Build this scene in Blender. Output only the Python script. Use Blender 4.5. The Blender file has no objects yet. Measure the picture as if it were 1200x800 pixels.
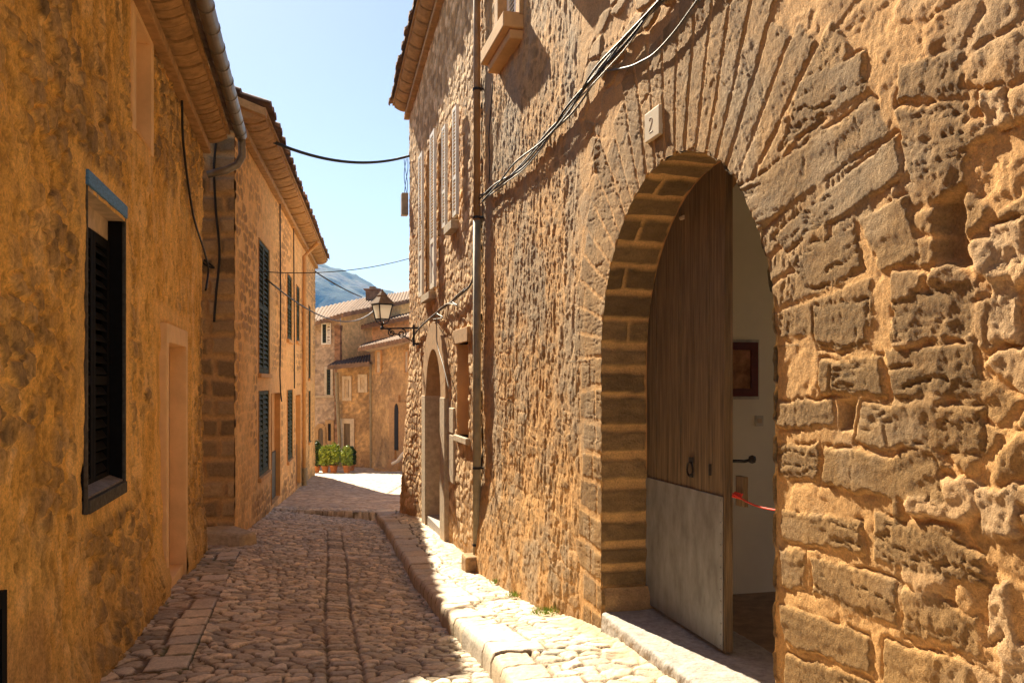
import bpy, bmesh, math, random
import numpy as np
from mathutils import Vector
random.seed(7)
F=1000.0; CX=600.0; HOR=448.0
SC=bpy.context.scene; COL=SC.collection
# ------------------------------------------------------------------ noise
def _h(ix,iy,seed):
    ix=ix.astype(np.int64); iy=iy.astype(np.int64)
    h=(ix*374761393+iy*668265263+seed*1274126177)&0xFFFFFFFF
    h=((h^(h>>13))*1274126177)&0xFFFFFFFF
    h=(h^(h>>16))&0xFFFFFFFF
    h=(h*2246822519)&0xFFFFFFFF
    return ((h^(h>>15))&0xFFFFFF)/float(0xFFFFFF)
def vn(x,y,seed=0):
    ix=np.floor(x); iy=np.floor(y); fx=x-ix; fy=y-iy
    fx=fx*fx*fx*(fx*(fx*6-15)+10); fy=fy*fy*fy*(fy*(fy*6-15)+10)
    a=_h(ix,iy,seed); b=_h(ix+1,iy,seed); c=_h(ix,iy+1,seed); d=_h(ix+1,iy+1,seed)
    return (a+(b-a)*fx)*(1-fy)+(c+(d-c)*fx)*fy
def fbm(x,y,seed=0,o=4,g=.5):
    t=0;a=1;s=0
    for i in range(o):
        t=t+a*vn(x*2**i+i*17.3,y*2**i-i*9.1,seed+i*31); s+=a; a*=g
    return t/s
def worley(x,y,seed=0,jit=.8,rowoff=False):
    iy=np.floor(y)
    f1=np.full(x.shape,9.);f2=np.full(x.shape,9.);cid=np.zeros(x.shape);cx=np.zeros(x.shape);cy=np.zeros(x.shape)
    for dy in (-1,0,1):
        yy=iy+dy
        off=(np.mod(yy,2)*.5+_h(yy,yy*0,seed+5)*.35) if rowoff else 0
        ix=np.floor(x-off)
        for dx in (-1,0,1):
            xx=ix+dx
            px=xx+.5+off+(_h(xx,yy,seed)-.5)*jit; py=yy+.5+(_h(xx,yy,seed+1)-.5)*jit
            d=np.hypot(x-px,y-py); k=d<f1
            f2=np.where(k,f1,np.minimum(f2,d)); cid=np.where(k,_h(xx,yy,seed+2),cid)
            cx=np.where(k,x-px,cx); cy=np.where(k,y-py,cy); f1=np.where(k,d,f1)
    return f1,f2,cid,cx,cy
def ss(a,b,x):
    t=np.clip((x-a)/(b-a),0,1); return t*t*(3-2*t)
def C3(r,g,b): return np.array([r,g,b],float)
def mix(A,B,t): return A+(B-A)*t[...,None]
# ------------------------------------------------------------------ materials
def new_mat(name): 
    m=bpy.data.materials.new(name); m.use_nodes=True
    return m,m.node_tree,m.node_tree.nodes['Principled BSDF']
def mat(name,col,rough=.8,metal=0,n1=None,amt=.25,bump=.0,bscale=60,stretch=(1,1,1),col2=None,spec=.3,trans=0,emit=None):
    m,nt,b=new_mat(name); N=nt.nodes; L=nt.links
    b.inputs['Roughness'].default_value=rough; b.inputs['Metallic'].default_value=metal
    b.inputs['Specular IOR Level'].default_value=spec
    if trans: b.inputs['Transmission Weight'].default_value=trans
    tc=N.new('ShaderNodeTexCoord'); mp=N.new('ShaderNodeMapping'); mp.inputs['Scale'].default_value=stretch
    L.new(tc.outputs['Object'],mp.inputs[0])
    nz=N.new('ShaderNodeTexNoise'); nz.inputs['Scale'].default_value=n1 or 8; nz.inputs['Detail'].default_value=8; nz.inputs['Roughness'].default_value=.65
    L.new(mp.outputs[0],nz.inputs['Vector'])
    cr=N.new('ShaderNodeValToRGB'); c2=col2 or tuple(max(0,c*(1-amt*1.6)) for c in col); c1=tuple(min(1,c*(1+amt*.7)) for c in col) if not col2 else col
    cr.color_ramp.elements[0].position=.32; cr.color_ramp.elements[1].position=.68
    cr.color_ramp.elements[0].color=(*c2,1); cr.color_ramp.elements[1].color=(*c1,1)
    L.new(nz.outputs[0],cr.inputs[0]); L.new(cr.outputs[0],b.inputs['Base Color'])
    if bump:
        n2=N.new('ShaderNodeTexNoise'); n2.inputs['Scale'].default_value=bscale; n2.inputs['Detail'].default_value=6
        L.new(mp.outputs[0],n2.inputs['Vector'])
        bp=N.new('ShaderNodeBump'); bp.inputs['Strength'].default_value=1; bp.inputs['Distance'].default_value=bump
        L.new(n2.outputs[0],bp.inputs['Height']); L.new(bp.outputs[0],b.inputs['Normal'])
    return m
def attr_mat(name,rough=.9,fine=70,amt=.3,b1=.006,b2=.0025,spec=.2,pits=0,b2scale=160,warp=(1,1,1),speck=38):
    m,nt,b=new_mat(name); N=nt.nodes; L=nt.links
    b.inputs['Roughness'].default_value=rough; b.inputs['Specular IOR Level'].default_value=spec
    at=N.new('ShaderNodeAttribute'); at.attribute_name='Col'
    tc=N.new('ShaderNodeTexCoord'); mp=N.new('ShaderNodeMapping'); mp.inputs['Scale'].default_value=warp
    L.new(tc.outputs['Object'],mp.inputs[0])
    def noise(s,d=6,r=.6):
        n=N.new('ShaderNodeTexNoise'); n.inputs['Scale'].default_value=s; n.inputs['Detail'].default_value=d; n.inputs['Roughness'].default_value=r
        L.new(mp.outputs[0],n.inputs['Vector']); return n
    n1=noise(fine,8,.7); n0=noise(7,6,.65)
    mr=N.new('ShaderNodeMapRange'); mr.inputs['From Min'].default_value=.3; mr.inputs['From Max'].default_value=.7
    mr.inputs['To Min'].default_value=1-amt; mr.inputs['To Max'].default_value=1+amt
    L.new(n1.outputs[0],mr.inputs['Value'])
    mr2=N.new('ShaderNodeMapRange'); mr2.inputs['From Min'].default_value=.3; mr2.inputs['From Max'].default_value=.7
    mr2.inputs['To Min'].default_value=1-amt*.6; mr2.inputs['To Max'].default_value=1+amt*.5
    L.new(n0.outputs[0],mr2.inputs['Value'])
    mm0=N.new('ShaderNodeMath'); mm0.operation='MULTIPLY'; L.new(mr.outputs[0],mm0.inputs[0]); L.new(mr2.outputs[0],mm0.inputs[1])
    n3=noise(speck,4,.75); mr3=N.new('ShaderNodeMapRange'); mr3.inputs['From Min'].default_value=.34; mr3.inputs['From Max'].default_value=.5; mr3.inputs['To Min'].default_value=1-amt*.8; mr3.inputs['To Max'].default_value=1.0; L.new(n3.outputs[0],mr3.inputs['Value'])
    mm=N.new('ShaderNodeMath'); mm.operation='MULTIPLY'; L.new(mm0.outputs[0],mm.inputs[0]); L.new(mr3.outputs[0],mm.inputs[1])
    vm=N.new('ShaderNodeVectorMath'); vm.operation='SCALE'; L.new(at.outputs['Color'],vm.inputs[0]); L.new(mm.outputs[0],vm.inputs['Scale'])
    L.new(vm.outputs[0],b.inputs['Base Color'])
    a=noise(fine*.7,6,.6); c=noise(b2scale,5,.65)
    bp=N.new('ShaderNodeBump'); bp.inputs['Strength'].default_value=1; bp.inputs['Distance'].default_value=b1; L.new(a.outputs[0],bp.inputs['Height'])
    bp2=N.new('ShaderNodeBump'); bp2.inputs['Strength'].default_value=1; bp2.inputs['Distance'].default_value=b2; L.new(c.outputs[0],bp2.inputs['Height']); L.new(bp.outputs[0],bp2.inputs['Normal'])
    L.new(bp2.outputs[0],b.inputs['Normal'])
    return m
# ------------------------------------------------------------------ objects
def tag(o,label=None,cat=None,group=None,kind=None):
    for k,v in (('label',label),('category',cat),('group',group),('kind',kind)):
        if v: o[k]=v
    return o
def empty(name,loc,label,cat,group=None,kind=None):
    o=bpy.data.objects.new(name,None); COL.objects.link(o); o.location=loc; o.empty_display_size=.1
    return tag(o,label,cat,group,kind)
def wpos(o):
    p=Vector((0,0,0))
    while o: p+=o.location; o=o.parent
    return p
def link(name,me,m,parent=None,bevel=0,loc=None):
    """mesh data is in world coordinates; it is shifted to the parent's (or own) origin"""
    o=bpy.data.objects.new(name,me); COL.objects.link(o)
    if m: me.materials.append(m)
    if parent: 
        o.parent=parent; off=wpos(parent); me.transform(__import__('mathutils').Matrix.Translation(-off))
    elif loc is not None:
        o.location=loc; me.transform(__import__('mathutils').Matrix.Translation(-Vector(loc)))
    if bevel:
        b=o.modifiers.new('b','BEVEL'); b.width=bevel; b.segments=2; b.limit_method='ANGLE'
    return o
class MB:
    def __init__(s): s.v=[]; s.f=[]
    def add(s,vs,fs):
        k=len(s.v); s.v+= [tuple(map(float,v)) for v in vs]; s.f+=[tuple(i+k for i in f) for f in fs]; return s
    def box8(s,p): return s.add(p,[(0,3,2,1),(4,5,6,7),(0,1,5,4),(1,2,6,5),(2,3,7,6),(3,0,4,7)])
    def box(s,x0,x1,y0,y1,z0,z1): return s.box8([(x0,y0,z0),(x1,y0,z0),(x1,y1,z0),(x0,y1,z0),(x0,y0,z1),(x1,y0,z1),(x1,y1,z1),(x0,y1,z1)])
    def wbox(s,W,s0,s1,z0,z1,d0,d1):
        return s.box8([W.p(a,z,d) for z in (z0,z1) for a,d in ((s0,d0),(s1,d0),(s1,d1),(s0,d1))])
    def obox(s,c,u,v,w):
        c=Vector(c);u=Vector(u);v=Vector(v);w=Vector(w)
        return s.box8([c-u-v-w,c+u-v-w,c+u+v-w,c-u+v-w,c-u-v+w,c+u-v+w,c+u+v+w,c-u+v+w])
    def bar(s,a,b,w,h=None,up=(0,0,1)):
        a=Vector(a);b=Vector(b);h=h or w; t=(b-a).normalized(); up=Vector(up)
        if abs(t.dot(up))>.95: up=Vector((1,0,0))
        sd=t.cross(up).normalized(); u2=sd.cross(t)
        return s.obox((a+b)/2,(b-a)/2,sd*w/2,u2*h/2)
    def tube(s,pts,r,n=8,cap=True):
        pts=[Vector(p) for p in pts]; k=len(s.v); rr=r if hasattr(r,'__len__') else [r]*len(pts)
        pu=None
        for i,p in enumerate(pts):
            t=(pts[min(i+1,len(pts)-1)]-pts[max(i-1,0)]).normalized()
            if pu is None:
                a=Vector((0,0,1)) if abs(t.z)<.9 else Vector((1,0,0)); pu=t.cross(a).normalized()
            u=(pu-t*pu.dot(t)).normalized(); pu=u; v=t.cross(u)
            for j in range(n):
                q=p+(u*math.cos(2*math.pi*j/n)+v*math.sin(2*math.pi*j/n))*rr[i]; s.v.append(tuple(q))
        for i in range(len(pts)-1):
            for j in range(n):
                a=k+i*n+j;b=k+i*n+(j+1)%n; s.f.append((a,b,b+n,a+n))
        if cap: s.f.append(tuple(k+j for j in range(n))[::-1]); s.f.append(tuple(k+(len(pts)-1)*n+j for j in range(n)))
        return s
    def lathe(s,c,prof,n=16):
        k=len(s.v)
        for r,z in prof:
            for j in range(n):
                a=2*math.pi*j/n; s.v.append((c[0]+r*math.cos(a),c[1]+r*math.sin(a),c[2]+z))
        for i in range(len(prof)-1):
            for j in range(n):
                a=k+i*n+j;b=k+i*n+(j+1)%n; s.f.append((a,b,b+n,a+n))
        return s
    def prism(s,poly,ext):
        n=len(poly); e=Vector(ext); P=[Vector(p) for p in poly]
        return s.add(P+[p+e for p in P],[tuple(range(n))[::-1],tuple(range(n,2*n))]+[(i,(i+1)%n,(i+1)%n+n,i+n) for i in range(n)])
    def build(s,name,m,parent=None,bevel=0,smooth=False,loc=None):
        me=bpy.data.meshes.new(name); me.from_pydata(s.v,[],s.f); me.update()
        if smooth:
            me.polygons.foreach_set('use_smooth',[True]*len(me.polygons))
        return link(name,me,m,parent,bevel,loc)
def grid_mesh(name,X,Y,Z,Cc,m,parent=None,keep=None,loc=None):
    """X,Y,Z (r,c) arrays -> quad grid with colour attribute; keep (r-1,c-1) mask of faces"""
    r,c=X.shape; me=bpy.data.meshes.new(name)
    idx=np.arange(r*c).reshape(r,c)
    q=np.stack([idx[:-1,:-1],idx[:-1,1:],idx[1:,1:],idx[1:,:-1]],-1).reshape(-1,4)
    if keep is not None: q=q[keep.reshape(-1)]
    me.vertices.add(r*c); me.vertices.foreach_set('co',np.stack([X,Y,Z],-1).astype(np.float32).ravel())
    me.loops.add(q.size); me.loops.foreach_set('vertex_index',q.astype(np.int32).ravel())
    me.polygons.add(len(q)); me.polygons.foreach_set('loop_start',(np.arange(len(q))*4).astype(np.int32))
    me.polygons.foreach_set('loop_total',np.full(len(q),4,np.int32))
    me.polygons.foreach_set('use_smooth',np.ones(len(q),bool))
    me.update(calc_edges=True)
    a=me.color_attributes.new('Col','FLOAT_COLOR','POINT')
    rgba=np.ones((r*c,4),np.float32); rgba[:,:3]=np.clip(Cc.reshape(-1,3),0,1); a.data.foreach_set('color',rgba.ravel())
    return link(name,me,m,parent,0,loc)
# ------------------------------------------------------------------ planes
def onY(px,py,Y): return Vector(((px-CX)/F*Y,Y,(HOR-py)/F*Y))
class Wall:
    def __init__(s,vp,dist,side):
        t=math.atan((vp-CX)/F); s.d=np.array([math.sin(t),math.cos(t)])
        nr=np.array([math.cos(t),-math.sin(t)]); s.n=nr*side; s.O=s.n*dist; s.dist=dist
    def p(s,a,z,dep=0):
        q=s.O+s.d*a+s.n*dep; return (q[0],q[1],z)
    def hit(s,px,py,dep=0):
        r=np.array([(px-CX)/F,1.]); k=(s.dist+dep)/(r@s.n); q=r*k
        return float((q-s.O)@s.d),(HOR-py)/F*k
    def s_(s,px,dep=0): return s.hit(px,HOR,dep)[0]
    def pts(s,a,z,dep): 
        return s.O[0]+s.d[0]*a+s.n[0]*dep, s.O[1]+s.d[1]*a+s.n[1]*dep, z
WR=Wall(348,1.81,1)
WL=Wall(362,1.126,-1)
W2=Wall(440,1,-1); _P0=np.array([-3.25,10.0]); W2.O=_P0-0*W2.d; W2.dist=float(_P0@W2.n); 
W2.O=W2.n*W2.dist; S20=float((_P0-W2.O)@W2.d)   # s of the near corner
# ------------------------------------------------------------------ ground heights (camera eye = 0)
def ip(x,xs,ys): return np.interp(x,xs,ys)
def zl(s): return ip(s,[-6,0,4.9,6.8,9.5,15,22,28,60],[-1.2,-1.42,-1.58,-1.66,-1.80,-2.05,-2.38,-2.78,-3.1])
def zr(s): return ip(s,[-6,0,3,4.6,6,8.5,12.5,14.1,16,22,28,60],[-1.1,-1.35,-1.43,-1.465,-1.66,-1.88,-2.02,-2.14,-2.2,-2.42,-2.78,-3.1])
def kerb(s): return ip(s,[-6,4.05,13.8,14.6],[.75,1.02,1.26,1.3])
KH=.13
def ground_z(s,n):
    k=kerb(s); zrr=zr(s)-KH*(s<14.2)
    t=np.clip((n+.58)/(k+.58),0,1)
    return zl(s)+(zrr-zl(s))*t
# materials
M={}
M['wallR']=attr_mat('right_wall_stone',fine=110,amt=.28,b1=.007,b2=.005,b2scale=260,speck=70)
M['wallB']=attr_mat('rubble_stone',fine=60,amt=.3,b1=.006,b2=.0025)
M['wallL']=attr_mat('old_plaster',fine=70,amt=.33,b1=.007,b2=.005,b2scale=240)
M['wall2']=attr_mat('coursed_stone',fine=45,amt=.22,b1=.008,b2=.003)
M['road']=attr_mat('cobbles',fine=55,amt=.22,b1=.006,b2=.0025,rough=.7,spec=.3)
M['far']=attr_mat('far_walls',fine=9,amt=.3,b1=.03,b2=.015,b2scale=40)
M['trimo']=mat('orange_stone_trim',(.50,.30,.13),.85,n1=12,amt=.18,bump=.003,bscale=70)
M['trimg']=mat('grey_stone_trim',(.52,.40,.26),.85,n1=14,amt=.2,bump=.004,bscale=60)
M['plo']=mat('smooth_ochre_plaster',(.62,.36,.15),.9,n1=4,amt=.14,bump=.002,bscale=50)
M['plp']=mat('pink_plaster_trim',(.82,.55,.28),.9,n1=4,amt=.1,bump=.0015,bscale=60)
M['white']=mat('white_shutter_paint',(.88,.82,.70),.5,n1=20,amt=.08)
M['palef']=mat('pale_stone_frame',(.60,.49,.35),.85,n1=10,amt=.15)
M['green']=mat('dark_green_paint',(.06,.075,.045),.7,n1=20,amt=.25,bump=.001,spec=.12)
M['black']=mat('black_paint',(.007,.007,.008),.8,n1=20,amt=.2,spec=.08)
M['dark']=mat('dark_inside',(.02,.017,.014),.9)
M['frameg']=mat('grey_window_frame',(.10,.09,.075),.8,n1=30,amt=.3,bump=.002,spec=.06)
M['blue']=mat('blue_lintel_paint',(.09,.26,.55),.6,n1=30,amt=.5,bump=.001,stretch=(1,1,3),col2=(.04,.11,.22))
M['zinc']=mat('zinc_pipe',(.26,.235,.20),.42,metal=.55,n1=9,amt=.22,bump=.0006)
M['brownpipe']=mat('brown_pipe_paint',(.30,.17,.07),.5,n1=9,amt=.2)
M['greypipe']=mat('grey_iron_pipe',(.30,.25,.16),.6,metal=.05,n1=9,amt=.2,bump=.0008)
M['clay']=mat('roof_tile_clay',(.27,.155,.085),.9,n1=5,amt=.35,bump=.006,bscale=30)
M['soffit']=mat('painted_soffit',(.46,.27,.11),.85,n1=10,amt=.25,bump=.003,bscale=50)
M['iron']=mat('dark_iron',(.035,.03,.027),.5,metal=.6,n1=30,amt=.3)
M['cable']=mat('grey_cable',(.10,.09,.08),.55,n1=30,amt=.2)
M['cablew']=mat('pale_cable',(.28,.25,.20),.5,n1=30,amt=.2)
M['cableb']=mat('blue_cable',(.05,.12,.30),.5)
M['cabled']=mat('black_cable',(.02,.018,.016),.5)
M['wood']=mat('old_door_wood',(.24,.16,.08),.65,n1=9,amt=.45,col2=(.06,.04,.02),bump=.006,bscale=22,stretch=(6,6,.30),spec=.4)
M['metal']=mat('worn_grey_sheet',(.29,.285,.27),.5,metal=.15,n1=7,amt=.3,col2=(.15,.14,.125),bump=.003,bscale=14,stretch=(1.5,1.5,.6))
M['step']=mat('threshold_stone',(.42,.38,.33),.8,n1=30,amt=.22,bump=.006,bscale=50)
M['room']=mat('room_white_wall',(.82,.76,.62),.9,n1=3,amt=.05)
M['floor']=mat('room_floor',(.33,.20,.10),.45,n1=12,amt=.3)
M['red']=mat('red_rope',(.70,.05,.02),.6)
M['frame']=mat('dark_red_wood',(.13,.03,.02),.5,n1=20,amt=.2)
M['mat']=mat('sepia_picture',(.42,.20,.08),.8,n1=9,amt=.5)
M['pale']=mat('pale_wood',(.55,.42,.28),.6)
M['pot']=mat('terracotta',(.50,.22,.09),.8,n1=9,amt=.2,bump=.002)
M['leaf']=mat('leaf_green',(.30,.42,.07),.55,n1=6,amt=.45)
M['leafd']=mat('leaf_dark',(.05,.10,.03),.55,n1=6,amt=.4)
M['stem']=mat('stem_brown',(.12,.08,.04),.8)
M['tile']=mat('ceramic_tile',(.62,.50,.34),.5,n1=20,amt=.06)
M['ink']=mat('grey_glaze',(.42,.34,.24),.6)
M['plastic']=mat('white_plastic',(.62,.57,.48),.4)
M['beige']=mat('beige_box',(.42,.34,.24),.5)

def dshutter(mb_frame,W,s0,s1,z0,z1,dep,th=.035,rails=(0.5,),slat=.045,panel=None):
    """louvred leaf lying flat on plane W at depth dep (front) .. dep+th"""
    fw=min(.055,(s1-s0)*.16); b=mb_frame
    b.wbox(W,s0,s0+fw,z0,z1,dep,dep+th); b.wbox(W,s1-fw,s1,z0,z1,dep,dep+th)
    zs=[z0]+[z0+(z1-z0)*r for r in rails]+[z1]
    b.wbox(W,s0+fw,s1-fw,z0,z0+fw*1.2,dep+.001,dep+th-.001); b.wbox(W,s0+fw,s1-fw,z1-fw,z1,dep+.001,dep+th-.001)
    for r in zs[1:-1]: b.wbox(W,s0+fw,s1-fw,r-fw*.5,r+fw*.5,dep+.001,dep+th-.001)
    for i in range(len(zs)-1):
        a=zs[i]+fw*(1.2 if i==0 else .5); c=zs[i+1]-fw*(1 if i==len(zs)-2 else .5)
        if panel is not None and i==panel: b.wbox(W,s0+fw,s1-fw,a,c,dep+.012,dep+th-.01); continue
        n=max(2,int((c-a)/slat))
        for j in range(n):
            z=a+(j+.5)*(c-a)/n; hh=slat*.40
            P=[W.p(q,zz,dd) for (zz,dd) in ((z-hh,dep+.004),(z-hh+.008,dep+.004),(z+hh,dep+th-.004),(z+hh-.008,dep+th-.004)) for q in (s0+fw,s1-fw)]
            b.add(P,[(0,1,3,2),(2,3,5,4),(4,5,7,6),(6,7,1,0),(0,2,4,6),(1,7,5,3)])

# ------------------------------------------------------------------ hole helpers: sdf negative inside
def sd_rect(S,Z,s0,s1,z0,z1):
    dx=np.maximum(s0-S,S-s1); dz=np.maximum(z0-Z,Z-z1)
    return np.maximum(dx,dz)
def sd_arch(S,Z,c,r,spring,z0):
    low=np.maximum(np.abs(S-c)-r,z0-Z); up=np.hypot(S-c,Z-spring)-r
    return np.where(Z>spring,up,low)
def carve(S,Z,sdfs):
    """returns keep mask and snapped S,Z"""
    keep=np.ones((S.shape[0]-1,S.shape[1]-1),bool)
    for f in sdfs:
        d=f(S,Z); e=1e-3
        ins=d<0
        keep&=~(ins[:-1,:-1]&ins[1:,:-1]&ins[:-1,1:]&ins[1:,1:])
        gx=(f(S+e,Z)-f(S-e,Z))/(2*e); gz=(f(S,Z+e)-f(S,Z-e))/(2*e)
        lim=np.abs(d)<.03
        mv=ins&lim
        S=np.where(mv,S-gx*d,S); Z=np.where(mv,Z-gz*d,Z)
    return keep,S,Z
def lin(segs,cuts=()):
    a=[]
    for x0,x1,st in segs: a+=list(np.arange(x0,x1-1e-6,st))
    a.append(segs[-1][1]); a=np.array(a)
    for c in cuts:
        i=np.argmin(np.abs(a-c)); a[i]=c
    return np.unique(a)
# ================================================================== HOUSE A (arched doorway), right
SPR=.156; RC=3.94; RR=.97; THR=-1.40
SA=8.42
houseA=empty('stone_house',WR.p(4,-1.5,2.5),'near stone house with the big open arched doorway on the right','house')
def convex_in(U,V,poly):
    P=np.array(poly); c=P.mean(0)
    d=np.full(U.shape,9.)
    for i in range(len(P)):
        a=P[i];b=P[(i+1)%len(P)]; e=b-a; nn=np.array([e[1],-e[0]])/np.hypot(*e)
        if nn@(c-a)<0: nn=-nn
        d=np.minimum(d,(U-a[0])*nn[0]+(V-a[1])*nn[1])
    return d
def wall_A(S,Z):
    sh=S.shape
    Sw=S+(fbm(S*9,Z*9,11)-.5)*.035+(fbm(S*30,Z*30,15,2)-.5)*.012; Zw=Z+(fbm(S*9,Z*9,12)-.5)*.035+(fbm(S*30,Z*30,16,2)-.5)*.012
    mortar=C3(.63,.355,.135); stone=C3(.27,.16,.06); pale=C3(.54,.36,.19)
    left_=ss(5.2,5.5,S)
    H=(fbm(S*1.3,Z*1.3,3)-.5)*.05+(fbm(S*8,Z*8,4,5,.6)-.5)*.014+(fbm(S*34,Z*34,5,4,.6)-.5)*(.008+.008*left_)
    C=mix(np.broadcast_to(mortar,sh+(3,)),np.broadcast_to(C3(.70,.40,.15),sh+(3,)),fbm(S*3,Z*3,6))
    def put(ds,wt,th,col,tone,rad=.02,hmask=None):
        nonlocal H,C
        k=ss(0,rad,ds)*wt
        H=np.maximum(H,H*(1-k)+0) if False else H+k*th
        C=mix(C,col*tone[...,None] if hasattr(tone,'shape') and tone.shape==sh else np.broadcast_to(col*tone,sh+(3,)),np.clip(ss(0,rad*.6,ds)*wt,0,1))
    # generic rubble everywhere, masked by plaster cover
    f1,f2,cid,cx,cy=worley(Sw/.24,Zw/.125,21,.85,True)
    e=(f2-f1)
    cover=fbm(S*1.1+5,Z*1.1,8,3)
    rough_right=ss(2.35,2.1,S)
    left=ss(5.2,5.5,S)
    expo=np.clip(ss(.62,.42,cover)*.8+.25,0,1)*(1-.55*ss(5.2,5.5,S))
    gen=ss(.05,.22,e)*(cid>.22)*expo
    H+=gen*(.008+.030*cid)+gen*(cx*(cid-.5)*.03+cy*(.5-cid)*.02)
    tone=.8+.45*_h(np.floor(cid*997),np.floor(cid*31),3)
    stc=mix(np.broadcast_to(stone,sh+(3,)),np.broadcast_to(pale,sh+(3,)),ss(.5,.9,cid)*.8)
    C=mix(C,stc*tone[...,None],np.clip(gen*.8+left*ss(.05,.22,e)*(cid>.4)*.45*ss(.35,.6,fbm(S*9,Z*9,31,4)),0,1))
    # vertical-ish tool strokes on the plaster left of the arch
    H+=left*((fbm(S*22,Z*8,19,5,.65)-.5)*.075+(fbm(S*7,Z*4,20,4,.6)-.5)*.06)
    # small chips
    g1,g2,gid,_,_=worley(Sw/.075,Zw/.05,29,.9)
    C=mix(C,np.broadcast_to(stone*.9,sh+(3,)),left*ss(.1,.35,g2-g1)*(gid>.62)*.55)
    H+=(1-gen)*ss(.1,.35,g2-g1)*(gid>.6)*.011*(.4+.6*left)
    # ---------- ashlar area
    th=np.arctan2(Z-SPR,S-RC); r=np.hypot(S-RC,Z-SPR)
    # flat mortar under ashlar/voussoir zones so that the rubble does not print through
    ash=np.zeros(sh)
    zone_v=ss(1.75,1.62,r+(fbm(th*6,r*0,41,2)-.5)*.3)*(Z>SPR-.05)
    zone_jr=(S<RC)&(S>2.3)&(Z<=1.2)
    zone_jl=(S>RC)&(S<5.36)&(Z<=SPR+.05)
    zone=np.clip(zone_v+zone_jr*1.+zone_jl*1.,0,1)
    H=H-(gen*(.008+.030*cid)+gen*(cx*(cid-.5)*.03+cy*(.5-cid)*.02))*zone*.85
    C=mix(C,mix(np.broadcast_to(mortar,sh+(3,)),np.broadcast_to(C3(.70,.40,.15),sh+(3,)),fbm(S*5,Z*5,9)),zone*.85)
    def bed(u,v,seed,amp=1.):
        a=fbm(u*2.6+v*2,v*24+(fbm(u*5,v*5,seed+40,2)-.5)*1.2,seed,4,.5); rdg=1-np.abs(2*a-1)
        a2=fbm(u*9,v*2.5,seed+9,3,.5); rdg2=1-np.abs(2*a2-1)
        b=fbm(u*55,v*60,seed+3,4,.7)
        groove=ss(.90,.99,rdg)*ss(.30,.5,fbm(u*1.5,v*4,seed+21,2))
        return ((a-.5)*.012-groove*.012-ss(.985,.998,rdg2)*.006+(b-.5)*.006)*amp
    # voussoirs by angle
    nv=27; ang=(math.pi-th)/math.pi*nv      # 0 at far (large s side is th=0 -> nv)
    ang=ang+(fbm(th*3,r*2,44,2)-.5)*.25
    k=np.floor(ang); fr=ang-k
    jk=_h(k,k*0,55); jk2=_h(k,k*0+1,56)
    outer=RR+.46+.34*jk; 
    de=np.minimum(fr,1-fr)*math.pi/nv*r
    ds=np.minimum(de-.007,np.minimum(outer-r,r-RR+.05))
    right_side=(th>math.pi*.5)
    split=RR+.22+.2*jk2
    ds=np.where((jk2>.82),np.minimum(ds,np.abs(r-split)-.004),ds)
    wv=(Z>SPR-.02)&(r>RR-.02)
    w=wv*1.
    bd=bed((r),(th*r),61,.6)
    kk=ss(0,.010,ds+(fbm(S*40,Z*40,66,3)-.5)*.016)*w
    H+=kk*(.006+.009*jk+bd)
    C=mix(C,stone*(.9+.4*jk2)[...,None]*np.ones(3),kk*.9*np.clip(.5+.75*fbm(S*6,Z*6,68,3),0,1))
    # jamb left rows
    zz=(SPR-Z)/.196+ (fbm(S*3,Z*3,71,2)-.5)*.25; row=np.floor(zz); fz=zz-row
    jr=_h(row,row*0,72)
    sp=RC+RR+.10+.14*jr; end=RC+RR+.34+.12*_h(row,row*0,73)
    dz=np.minimum(fz-.09,.93-fz)*.196
    ds=np.minimum(dz,np.minimum(np.abs(S-sp)-.007,end-S))
    w=((S>RC+RR-.05)&(Z<SPR)&(Z>-1.75))*1.
    kk=ss(0,.010,ds+(fbm(S*40,Z*40,76,3)-.5)*.016)*w
    H+=kk*(.006+.008*jr+bed(S,Z,77,.8))
    C=mix(C,stone*(.85+.3*jr)[...,None]*np.ones(3),kk*.85)
    # traced right-hand blocks (photo pixels unprojected to this wall)
    def Z1(a): return [(640+.4667*x,100+.4667*y) for x,y in a]
    def Z2(a): return [(640+.4667*x,430+.4667*y) for x,y in a]
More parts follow.
